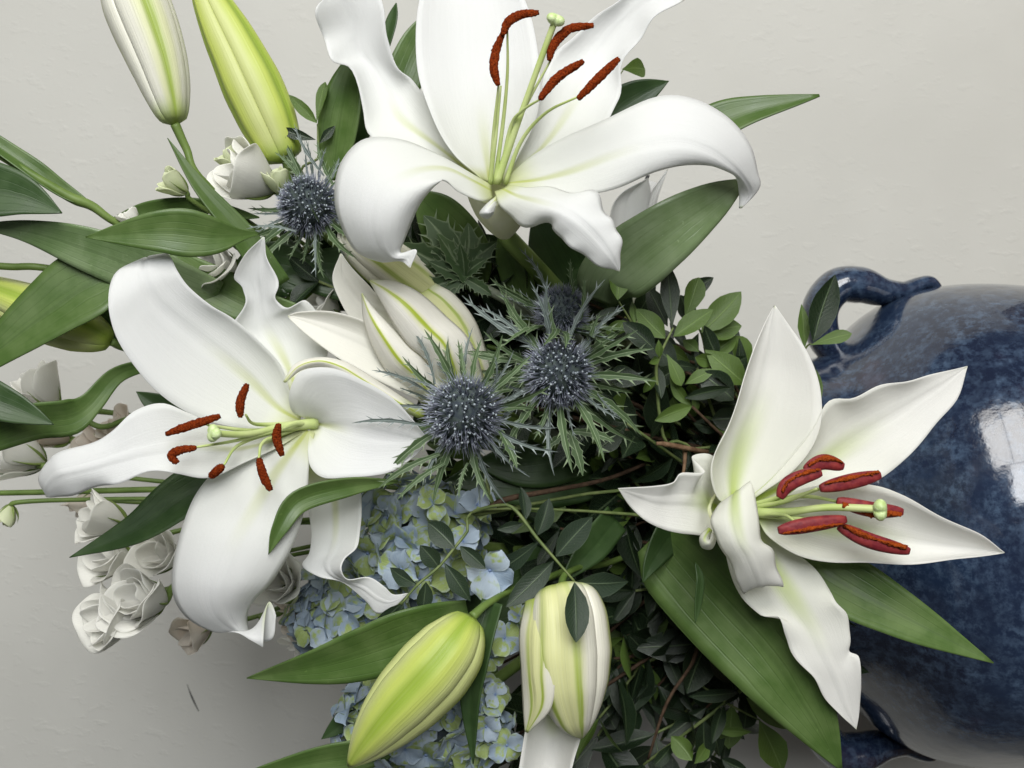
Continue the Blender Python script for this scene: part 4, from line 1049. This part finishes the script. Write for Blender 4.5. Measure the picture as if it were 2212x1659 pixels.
thistle('shadowed blue thistle head turned away, directly above the middle twin', (1214, 672, -.6), (.25, .75, .35), 54, 56, 170, 30, [(1240, 720, -3), (1450, 950, -9)], 13, False,
        ((1190, 660, 1115, 540, -.6, 0, 0), (1180, 670, 1060, 600, -.8, -.4, 0), (1245, 650, 1240, 560, -.2, .4, 0), (1255, 690, 1262, 600, .2, .8, 0)))
e1 = thistle('blue thistle head peeking out beneath the curled petal of the topmost lily', (664, 442, -1.2), (-.25, .05, 1), 63, 64, 155, 30, [(760, 500, -2.4), (880, 560, -2.6), (1010, 605, -2.4), (1170, 700, -3), (1400, 900, -8)], 14, True,
        ((640, 500, 530, 498, -.6, -.2, 0), (650, 390, 590, 330, -1, -.6, 0), (700, 380, 640, 262, -1.4, -1, 0), (720, 400, 690, 300, -1.6, -1.2, 0), (690, 480, 670, 450, -.4, .4, 0)))
NODE = (1005, 598)
for (tx, ty, w) in ((870, 520, -1.8), (905, 470, -2), (950, 500, -1.6), (1075, 525, -1.8), (1050, 560, -1.6), (870, 600, -1.6), (930, 560, -1.4), (915, 625, -1.5), (1000, 480, -2), (985, 530, -1.5), (1060, 640, -2), (960, 650, -1.8)):
    A_, B_ = P(NODE[0] + random.uniform(-12, 12), NODE[1] + random.uniform(-12, 12), -2.2), P(tx, ty, w)
    L = np.linalg.norm(B_ - A_)
    place(random.choice(BRD), e1, A_, B_ - A_, VIEW + rng.normal(0, .25, 3), L * 1.15, L, L * .6, 'leaf')

# ---------------------------------------------------------------- lisianthus
def rose_petal(base, d, a, b, R, f, phi, op, rnd, span, hgt):
    """one petal wrapped round the bloom's axis; f runs from the innermost to the outermost"""
    nv, nu = 12, 13
    p1, p2, p3 = (rnd.uniform(0, 6.28) for _ in range(3))
    lean = rnd.uniform(.9, 1.12)
    V, UV = [], []
    for j in range(nv):
        t = j / (nv - 1)
        rb = .10 + (.20 + .52 * f) * math.sin(min(1.0, t * 1.25) * math.pi / 2) ** .85
        rb += op * (.10 + 1.1 * f) * max(0.0, t - .45) ** 1.6
        h = hgt * (t - op * .55 * f * max(0.0, t - .6) ** 1.5)
        sp = span * math.sin(math.pi * (.16 + .66 * t)) ** .7
        for i in range(nu):
            u = 2 * i / (nu - 1) - 1
            r = R * rb * lean * (1 + .13 * u + .10 * t ** 3 * math.sin(2.6 * u + p1) + .035 * t ** 3 * math.sin(7 * u + p2))
            hh = h * (1 - .17 * t * abs(u) ** 2.4) + hgt * .05 * t ** 3 * math.sin(3.1 * u + p3)
            an = phi + sp * u
            V.append(base + (a * math.cos(an) + b * math.sin(an)) * r + d * (R * hh))
            UV.append((i / (nu - 1), t))
    return V, grid_faces(nv, nu), UV

def lisianthus(label, c, face, r, openness=.5, npet=10, mat='rose', via=None, seed=0, sepals=5, hl=1.0, group='white lisianthus blooms'):
    R_ = random.Random(seed)
    d, a, b = basis((face[1], -face[2], -face[0]), (.2, -.3, .9))
    rr = LEN(r, c[2])
    cw = P(*c)
    base = cw - d * rr * .8
    npet = max(6, int(npet * .8))
    t = thing('lisianthus', label, 'flower', base, group)
    for k in range(npet):
        f = k / max(1, npet - 1)
        V, F, uv = rose_petal(base, d, a, b, rr * .98 * hl, f, k * 2.25 + R_.uniform(-.25, .25), openness * 1.25, R_, 1.15 + .25 * (1 - f), (1.62 + .1 * f) * R_.uniform(.94, 1.05))
        build('petal', V, F, MT[mat], t, uv, True, 0.0005, 1)
    for k in range(sepals):
        p = 2 * math.pi * k / sepals + R_.uniform(-.2, .2)
        rad = a * math.cos(p) + b * math.sin(p)
        L = rr * R_.uniform(.9, 1.25)
        C = cr([base, base + rad * rr * .36 + d * L * .25, base + rad * rr * .6 + d * L * .6, base + rad * rr * R_.uniform(.62, .8) + d * L], 12)
        V, F, uv = tube_data(C, rr * .1 * np.array([.7, .9, 1, 1, .9, .8, .7, .55, .4, .28, .15, .05]), 6, .5)
        build('sepal', V, F, MT['sepal'], t, uv)
    tube('stem', [base + d * rr * .1] + [P(*q) for q in (via or [(c[0] + 350, c[1] - 20, c[2] - 3)])] + [mouth()], [rr * .16, LEN(5, c[2]), LEN(5, c[2]), .002], MT['stem'], t, 8, 30)
    return t

lisianthus('furled white lisianthus with green sepals, under the long yellow-green bud', (535, 385, -1.6), (-.7, .3, .6), 80, .34, 11, via=[(640, 420, -3), (900, 640, -8)], seed=1)
lisianthus('small yellow-green lisianthus bud beside the foot of the tall white bud', (378, 398, -1.6), (-.75, .55, .4), 38, .3, 8, 'rose_green', [(440, 450, -2.4), (700, 600, -6)], 2)
lisianthus('tight green lisianthus bud wedged between furled white bloom and thistle', (600, 392, -1.4), (-.1, .9, .4), 34, .18, 6, 'rose_green', [(640, 460, -3), (800, 600, -7)], 3)
lisianthus('greenish lisianthus bud behind the furled white bloom, beneath the yellow-green bud', (500, 345, -2.4), (-.6, .7, .3), 34, .18, 6, 'rose_green', [(600, 420, -4), (800, 600, -7)], 4)
lisianthus('white lisianthus half covered by the narrow dark leaf', (466, 500, -3), (-.5, .2, .8), 56, .7, 9, via=[(560, 560, -5), (900, 700, -8)], seed=5)
lisianthus('white lisianthus hanging behind the ruffled petal tip of the left lily', (470, 575, -2.6), (-.4, .2, .75), 62, .75, 10, via=[(580, 600, -5), (900, 720, -8)], seed=6)
lisianthus('small cream lisianthus tip poking over the flat green leaf', (284, 474, -1.6), (-.5, .8, .3), 28, .3, 7, via=[(420, 520, -3), (800, 680, -8)], seed=7)
lisianthus('faded white lisianthus near the wall at the edge, above the drooping leaf', (88, 848, -10), (-.5, .75, .3), 62, .45, 10, via=[(300, 900, -10), (900, 1000, -12)], seed=8)
lisianthus('pale lisianthus with spreading green sepals beyond the tip of the left lily', (40, 985, -8), (-.8, .3, .3), 70, .6, 9, via=[(110, 1010, -8), (400, 1045, -8), (900, 1080, -10)], seed=9)
lisianthus('dim white lisianthus behind the drooping leaf at the edge', (110, 930, -10), (-.5, .4, .5), 58, .6, 9, 'rose_wilt', [(300, 980, -10), (900, 1050, -12)], 10)
lisianthus('round green lisianthus bud hanging by the edge below the stems', (14, 1118, -6), (-.2, -.95, .2), 36, .1, 6, 'rose_green', [(40, 1085, -6), (150, 1080, -6.5), (420, 1078, -7), (900, 1090, -9)], 11, 5, .8)
lisianthus('peach-tinged lisianthus behind the long left petal, near its ruffled edge', (262, 926, -9), (-.5, .6, .4), 44, .4, 8, 'rose_wilt', [(420, 960, -9), (900, 1040, -11)], 12)
lisianthus('withered lisianthus just above the long left petal tip', (200, 965, -9), (-.7, .2, .4), 52, .5, 8, 'rose_wilt', [(420, 1000, -9), (900, 1060, -11)], 13)
lisianthus('cup-shaped white lisianthus under the long petal, topmost of the lower cluster', (226, 1122, -4), (-.75, .35, .55), 62, .42, 12, via=[(400, 1070, -6), (900, 1090, -9)], seed=14)
lisianthus('white lisianthus behind the pointed dark leaf in the lower cluster', (240, 1205, -4.2), (-.6, .3, .7), 62, .6, 11, via=[(420, 1140, -6), (900, 1120, -9)], seed=15)
lisianthus('white lisianthus tucked against the drooping petal of the left lily', (350, 1200, -3.6), (-.35, .3, .85), 58, .55, 11, via=[(480, 1150, -5), (900, 1120, -9)], seed=16)
lisianthus('fully double white lisianthus, right of the lowest pair in the cluster', (312, 1295, -2.6), (-.45, .3, .8), 72, .55, 15, via=[(440, 1240, -4), (900, 1150, -9)], seed=17)
lisianthus('drooping white lisianthus, left and lowest of the cluster', (252, 1335, -3.2), (-.7, .1, .7), 76, .6, 13, via=[(400, 1260, -5), (900, 1160, -9)], seed=18)
lisianthus('dried peach lisianthus under the curled petal tip of the left lily', (425, 1366, -9), (-.6, -.3, .6), 46, .6, 8, 'rose_wilt', [(560, 1330, -9), (900, 1220, -11)], 19)
lisianthus('white lisianthus glimpsed between two drooping petals of the left lily', (606, 1262, -4.5), (-.2, .3, .85), 60, .55, 11, via=[(720, 1200, -6), (1000, 1150, -9)], seed=20)
lisianthus('pale pink lisianthus at the outer rim of the blue hydrangea', (636, 1330, -6), (-.8, -.2, .4), 40, .6, 9, 'rose_wilt', [(760, 1280, -8), (1000, 1200, -10)], 21)
lisianthus('white lisianthus sliver below the outer hydrangea rim', (664, 1395, -6.5), (-.6, -.5, .4), 46, .4, 8, via=[(800, 1330, -8), (1000, 1220, -10)], seed=22)
lisianthus('small faded lisianthus under the thin stems beside the long petal', (182, 1090, -9), (-.4, -.8, .3), 36, .5, 8, 'rose_wilt', [(300, 1085, -9), (900, 1100, -11)], 23)
lisianthus('white lisianthus hidden between the half-open lily and ruffled petal', (700, 665, -5), (-.6, .3, .6), 50, .6, 9, via=[(800, 720, -7), (1100, 850, -10)], seed=24)
lisianthus('ragged white lisianthus showing through leaves below the topmost lily', (1050, 560, -6), (-.1, -.6, .7), 64, .7, 10, via=[(1150, 700, -8), (1400, 900, -11)], seed=25)
# loose flower stems crossing behind the left lily
for k, (pa, lab) in enumerate(((((-40, 1066, -7), (150, 1062, -7), (440, 1056, -7), (800, 1060, -9)), 'long green stem running to the edge below the left petal'),
                               (((275, 905, -8), (220, 922, -8), (170, 900, -8), (120, 880, -8)), 'short bare stem between the drooping leaf and the long petal'),
                               (((560, 1335, -8), (640, 1318, -8), (760, 1290, -9), (1000, 1220, -10)), 'dark stem entering the outer hydrangea below the curled petal'))):
    s_ = thing('flower_stem', lab, 'stem', P(*pa[0]))
    tube('stem', px_path(*pa), [LEN(6, -7), LEN(7, -7)], MT['stem'], s_, 8, 24)

# ---------------------------------------------------------------- hydrangeas
def hyd_petal(seed):
    r = random.Random(seed)
    nv, nu = 8, 7
    V, UV = [], []
    pr = [(0, .12), (.15, .42), (.4, .82), (.65, 1), (.85, .85), (.95, .52), (1, .18)]
    c1, p1 = r.uniform(.15, .4), r.uniform(0, 6)
    asym = r.uniform(-.15, .15)
    for j in range(nv):
        t = j / (nv - 1)
        h = .52 * np.interp(t, [a for a, _ in pr], [x for _, x in pr])
        for i in range(nu):
            x = 2 * i / (nu - 1) - 1
            V.append((x * h + asym * t * .3, t - .06 * x * x * t, c1 * h * x * x + .16 * math.sin(t * 2.6) - .10 * t * t + .05 * t * math.sin(4 * x + p1)))
            UV.append((i / (nu - 1), t))
    return mesh('petal', V, grid_faces(nv, nu), MT['floret'], UV)
HP = [hyd_petal(s) for s in range(5)]
def eye_mesh():
    V, F, n = [], [], 8
    for j in range(5):
        th = math.pi * j / 4
        for i in range(n):
            V.append((math.sin(th) * math.cos(i * .785), math.sin(th) * math.sin(i * .785), math.cos(th)))
    return mesh('floret', V, grid_faces(5, n, True), MT['floret_eye'])
EYE = eye_mesh()

def floret(parent, pos, out, size, rnd, spin=None):
    d, a, b = basis(out)
    er = size * .085
    sp = rnd.uniform(0, 6.28) if spin is None else spin
    a2, b2 = a * math.cos(sp) + b * math.sin(sp), -a * math.sin(sp) + b * math.cos(sp)
    f = put('floret', EYE, parent)
    p = pos - ORG[parent.name]
    f.matrix_local = Matrix(((a2[0] * er, b2[0] * er, d[0] * er, p[0]), (a2[1] * er, b2[1] * er, d[1] * er, p[1]), (a2[2] * er, b2[2] * er, d[2] * er, p[2]), (0, 0, 0, 1)))
    k = size / er
    for q in range(4):
        o = put('petal', HP[rnd.randrange(5)], f)
        s = k * rnd.uniform(.86, 1.1)
        o.matrix_local = Matrix.Rotation(q * math.pi / 2 + rnd.uniform(-.14, .14), 4, 'Z') @ Matrix.Rotation(rnd.uniform(-.25, .55), 4, 'X') @ Matrix.Translation((0, 0, -.3 + .4 * (q % 2))) @ Matrix.Diagonal((s, s, s, 1))
    return f

def hydrangea(label, c, rx, ry, rz, n, size, seed, extra=(), lim=-.15):
    R_ = random.Random(seed)
    cw = P(*c)
    t = thing('hydrangea', label, 'hydrangea', cw + np.array((0, .02, -.01)), 'blue hydrangea heads')
    ax = np.array((LEN(ry, c[2]), LEN(rz, c[2]), LEN(rx, c[2])))
    m = 0
    for k in range(n * 2):
        z = 1 - 2 * (k + .5) / (2 * n)
        p = k * 2.39996
        u = np.array((math.sqrt(1 - z * z) * math.cos(p), -z, math.sqrt(1 - z * z) * math.sin(p)))
        if -u[1] < lim:
            continue
        pos = cw + u * ax * R_.uniform(.84, 1.12)
        out = u / ax
        out = out / np.linalg.norm(out) + np.array([R_.gauss(0, .34) for _ in range(3)])
        floret(t, pos, out, LEN(size, c[2]) * R_.uniform(.78, 1.15), R_)
    for (x, y, w, s, o, spn) in extra:
        floret(t, P(x, y, w), (o[1], -o[2], -o[0]), LEN(s, w), R_, spn)
    # green core that carries the florets
    V, nt, npz = [], 10, 18
    for j in range(nt):
        th = math.pi * j / (nt - 1)
        for i in range(npz):
            p = 2 * math.pi * i / npz
            V.append(cw + ax * .72 * np.array((math.sin(th) * math.cos(p), math.cos(th), math.sin(th) * math.sin(p))))
    build('head', V, grid_faces(nt, npz, True), MT['thistle_core'], t)
    stem_to_vase(t, cw + np.array((0, .01, -.01)), .003, .004, MT['stem'])
    return t
hydrangea('blue-green hydrangea head, largest one, below the thistles and beside the leafy sprig', (905, 1180, -4.2), 130, 128, 110, 44, 54, 1,
          ((1058, 1232, -.2, 62, (.1, -.1, 1), .35), (1000, 1170, -.6, 40, (.2, .5, .8), 1.0), (935, 1085, -.6, 40, (-.1, .5, .8), .2), (1030, 1090, -1.2, 44, (.4, .4, .8), .8)))
hydrangea('blue-green hydrangea head at the outer rim, under the drooping white petal', (762, 1325, -5.0), 112, 88, 80, 34, 50, 2)
hydrangea('blue hydrangea head behind the lime green bud at the lower edge', (915, 1565, -2.4), 165, 112, 80, 44, 54, 3,
          ((1090, 1378, -.8, 44, (.1, .1, 1), .2), (1120, 1330, -1.2, 36, (.3, .6, .6), .9), (1060, 1420, -1.4, 36, (0, 0, 1), .5), (1095, 1610, -.8, 42, (.1, 0, 1), .7), (1050, 1570, -.6, 40, (0, 0, 1), 1.2), (1070, 1500, -1.6, 34, (.2, .2, 1), .1)))

# ---------------------------------------------------------------- leafy sprigs
def sprig(label, stem, leaves, mat='sprig_dark', sr=3.2, group='leafy sprigs', smat='sprig_stem', tovase=True):
    """stem: photo points tip side last; leaves: (base x, y, tip x, y, half width px, depth cm[, material])"""
    s = thing('leafy_sprig', label, 'foliage', P(*stem[0]), group)
    pts = px_path(*stem)
    if tovase:
        pts = [mouth(), pts[0] * .6 + mouth() * .4] + pts
    tube('stem', pts, [.0016] + [LEN(sr)] * 3 + [LEN(sr * .6)], MT[smat], s, 6, 30)
    for lf in leaves:
        bx, by, tx, ty, hw, w = lf[:6]
        m = lf[6] if len(lf) > 6 else mat
        w2 = lf[7] if len(lf) > 7 else w + random.uniform(-.7, .9)
        leaflet(s, P(bx, by, w), P(tx, ty, w2), LEN(hw, w), m, VIEW + rng.normal(0, .16, 3))
    return s
g_, d_ = 'sprig_green', 'sprig_dark'
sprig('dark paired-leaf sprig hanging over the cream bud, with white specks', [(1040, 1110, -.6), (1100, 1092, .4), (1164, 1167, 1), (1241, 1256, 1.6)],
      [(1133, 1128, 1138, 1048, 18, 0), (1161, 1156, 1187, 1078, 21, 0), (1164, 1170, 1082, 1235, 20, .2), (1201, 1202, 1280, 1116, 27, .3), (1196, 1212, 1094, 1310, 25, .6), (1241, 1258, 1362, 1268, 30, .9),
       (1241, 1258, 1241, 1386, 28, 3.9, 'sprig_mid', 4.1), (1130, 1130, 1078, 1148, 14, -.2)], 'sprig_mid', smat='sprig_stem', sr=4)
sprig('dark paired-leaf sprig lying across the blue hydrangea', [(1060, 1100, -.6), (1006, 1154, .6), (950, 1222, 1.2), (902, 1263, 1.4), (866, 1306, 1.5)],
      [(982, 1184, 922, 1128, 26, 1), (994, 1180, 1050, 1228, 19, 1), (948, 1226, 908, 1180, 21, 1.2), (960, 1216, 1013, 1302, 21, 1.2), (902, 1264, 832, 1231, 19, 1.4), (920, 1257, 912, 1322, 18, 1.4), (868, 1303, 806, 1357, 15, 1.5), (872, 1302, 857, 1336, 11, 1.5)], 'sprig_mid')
sprig('upright sprig with a tall dark pointed leaf, above the twig fork', [(1490, 965, -3), (1436, 950, -2), (1418, 815, -1.2), (1425, 770, -1), (1454, 708, -1)],
      [(1452, 706, 1442, 555, 22, -.8), (1455, 727, 1541, 670, 23, -1.4, g_), (1437, 731, 1374, 668, 24, -1.6, g_), (1416, 757, 1346, 696, 24, -.6), (1425, 772, 1424, 740, 9, -.8, g_), (1423, 775, 1404, 784, 9, -.8, g_),
       (1400, 824, 1319, 805, 25, -.2), (1416, 812, 1390, 850, 10, -.6, g_), (1440, 765, 1474, 830, 16, -1.2, g_), (1418, 790, 1430, 860, 14, -1.6)], sr=4)
sprig('sprig of green leaves against the wall, behind the tall dark leaf', [(1560, 900, -5), (1530, 790, -4), (1515, 720, -3.6), (1490, 690, -3.6)],
      [(1480, 690, 1517, 603, 24, -3.4, g_), (1476, 645, 1540, 601, 17, -4.2), (1515, 718, 1602, 628, 30, -3, g_), (1517, 720, 1600, 705, 26, -3.2, g_), (1570, 715, 1601, 762, 10, -4.4), (1442, 705, 1396, 612, 22, -4), (1540, 765, 1590, 730, 22, -4, g_), (1500, 700, 1470, 640, 20, -4.4)])
sprig('olive and dark oval leaves left of the fresh lily petal', [(1640, 930, -4), (1600, 870, -3), (1560, 800, -3), (1520, 750, -3)],
      [(1585, 864, 1510, 804, 32, -1.6), (1612, 832, 1540, 760, 32, -2, g_), (1570, 790, 1612, 772, 14, -3), (1545, 780, 1500, 770, 17, -2.4, g_), (1480, 830, 1545, 795, 15, -1.8, g_), (1478, 860, 1580, 835, 14, -1.4), (1600, 900, 1540, 905, 26, -2.6), (1510, 760, 1475, 730, 15, -2.2, g_)])
sprig('bright green leaf hanging at the petal tip of the topmost lily', [(1400, 760, -3), (1366, 700, -2), (1334, 647, -1)], [(1334, 648, 1336, 572, 23, -.6, g_), (1366, 700, 1305, 720, 16, -1.6, g_), (1372, 705, 1366, 645, 9, -1.6, g_), (1345, 668, 1280, 690, 12, -1.4)])
sprig('sprig of three leaves in front of the vase handle', [(1690, 830, -5), (1738, 755, -4), (1752, 742, -3.6)], [(1757, 738, 1799, 594, 31, -3.4), (1738, 752, 1735, 658, 14, -4, g_), (1752, 745, 1838, 719, 15, -3.4, g_)], sr=2.6)
sprig('small olive sprig left of the topmost lily, above the thistle', [(700, 420, -3), (689, 336, -2), (686, 268, -1.8)], [(685, 266, 624, 205, 13, -1.6, g_), (684, 264, 699, 173, 12, -1.6, g_), (682, 302, 594, 276, 12, -1.6), (690, 310, 725, 270, 10, -2)], sr=3)
sprig('single round leaf beside the topmost lily against the wall', [(1180, 700, -7), (1200, 420, -5.4), (1290, 230, -4.8), (1346, 152, -4.4)], [(1344, 150, 1404, 143, 22, -4.2, g_)], sr=2.5)
sprig('backlit leaves hanging at the lower edge beside the vase', [(1520, 1450, -6), (1560, 1510, -5), (1610, 1540, -5), (1642, 1556, -5)],
      [(1640, 1556, 1702, 1680, 33, -4.6, g_), (1582, 1520, 1575, 1634, 28, -5, g_), (1540, 1576, 1627, 1588, 12, -4.4, g_), (1612, 1507, 1696, 1574, 17, -3.6, g_), (1488, 1504, 1597, 1497, 15, -3), (1590, 1540, 1640, 1560, 18, -5.4), (1560, 1640, 1615, 1668, 18, -4.4), (1500, 1650, 1540, 1600, 16, -4.6, g_), (1450, 1590, 1495, 1640, 22, -4.4, g_)])
tw = thing('bare_twig', 'reddish brown bare twig crossing the dark middle of the bouquet', 'twig', P(1490, 970, -3))
tube('twig', px_path((1560, 985, -5), (1500, 972, -2.4), (1440, 960, -1.6), (1418, 958, -1.4)), [LEN(7), LEN(6), LEN(6), LEN(4)], MT['twig'], tw, 7, 20)
tube('twig', px_path((1480, 970, -2.4), (1478, 1010, -2), (1468, 1060, -2)), [LEN(6), LEN(4), LEN(3)], MT['twig'], tw, 6, 14)
tw = thing('bare_twig', 'knobbly brown twig reaching the hydrangea from the dark middle', 'twig', P(1310, 1030, -4))
tube('twig', px_path((1420, 990, -6), (1310, 1035, -3.4), (1180, 1062, -1.6), (1090, 1080, -.8), (1030, 1112, -.8)), [LEN(5), LEN(5), LEN(6), LEN(7), LEN(4)], MT['twig_dark'], tw, 7, 30)
tube('twig', px_path((1064, 1088, -.8), (1055, 1060, -.4), (1046, 1020, -.6)), [LEN(5), LEN(4), LEN(3)], MT['sprig_stem'], tw, 6, 14)
tw = thing('bare_twig', 'red-brown twig near the broad leaf in the lower shade', 'twig', P(1520, 1400, -3.4))
tube('twig', px_path((1512, 1378, -4), (1500, 1420, -3.4), (1488, 1445, -3.2), (1440, 1520, -3.4), (1400, 1640, -4)), [LEN(5), LEN(5), LEN(4), LEN(4), LEN(3)], MT['twig_dark'], tw, 7, 24)

# the mass of foliage in the bouquet's middle, mostly leaves coloured darker for its shade
ZONES = [
    ('dark glossy sprig among the shaded leaves right of the thistles', (1280, 1560, 760, 1000), (-9, -1.6), 32, 'shaded sprigs right of the thistles'),
    ('very dark sprig in the deep shade between the cream bud and the right lily', (1120, 1540, 1030, 1320), (-11, -5.6), 26, 'sprigs in the deep shade'),
    ('dark narrow-leaved sprig in the lower shade beside the broad leaf', (1300, 1560, 1340, 1660), (-11, -5.4), 28, 'sprigs in the lower shade'),
    ('dark sprig behind the thistles and half-open lily', (820, 1280, 560, 800), (-10, -3.4), 15, 'sprigs behind the thistles'),
    ('dark sprig at the lower edge behind the cream bud', (1040, 1300, 1420, 1680), (-10, -4.5), 11, 'sprigs behind the cream bud'),
    ('green sprig at the vase mouth behind the fresh lily', (1500, 1720, 820, 1420), (-9, -3.5), 10, 'sprigs at the vase mouth'),
    ('dark sprig around the thistle below the topmost lily petal', (590, 800, 330, 620), (-8, -3.6), 9, 'sprigs around the peeking thistle'),
    ('dark sprig behind the hydrangea and left lily', (760, 1060, 960, 1320), (-10, -7), 9, 'sprigs behind the hydrangea'),
]
VM = P(1690, 1118, -12)
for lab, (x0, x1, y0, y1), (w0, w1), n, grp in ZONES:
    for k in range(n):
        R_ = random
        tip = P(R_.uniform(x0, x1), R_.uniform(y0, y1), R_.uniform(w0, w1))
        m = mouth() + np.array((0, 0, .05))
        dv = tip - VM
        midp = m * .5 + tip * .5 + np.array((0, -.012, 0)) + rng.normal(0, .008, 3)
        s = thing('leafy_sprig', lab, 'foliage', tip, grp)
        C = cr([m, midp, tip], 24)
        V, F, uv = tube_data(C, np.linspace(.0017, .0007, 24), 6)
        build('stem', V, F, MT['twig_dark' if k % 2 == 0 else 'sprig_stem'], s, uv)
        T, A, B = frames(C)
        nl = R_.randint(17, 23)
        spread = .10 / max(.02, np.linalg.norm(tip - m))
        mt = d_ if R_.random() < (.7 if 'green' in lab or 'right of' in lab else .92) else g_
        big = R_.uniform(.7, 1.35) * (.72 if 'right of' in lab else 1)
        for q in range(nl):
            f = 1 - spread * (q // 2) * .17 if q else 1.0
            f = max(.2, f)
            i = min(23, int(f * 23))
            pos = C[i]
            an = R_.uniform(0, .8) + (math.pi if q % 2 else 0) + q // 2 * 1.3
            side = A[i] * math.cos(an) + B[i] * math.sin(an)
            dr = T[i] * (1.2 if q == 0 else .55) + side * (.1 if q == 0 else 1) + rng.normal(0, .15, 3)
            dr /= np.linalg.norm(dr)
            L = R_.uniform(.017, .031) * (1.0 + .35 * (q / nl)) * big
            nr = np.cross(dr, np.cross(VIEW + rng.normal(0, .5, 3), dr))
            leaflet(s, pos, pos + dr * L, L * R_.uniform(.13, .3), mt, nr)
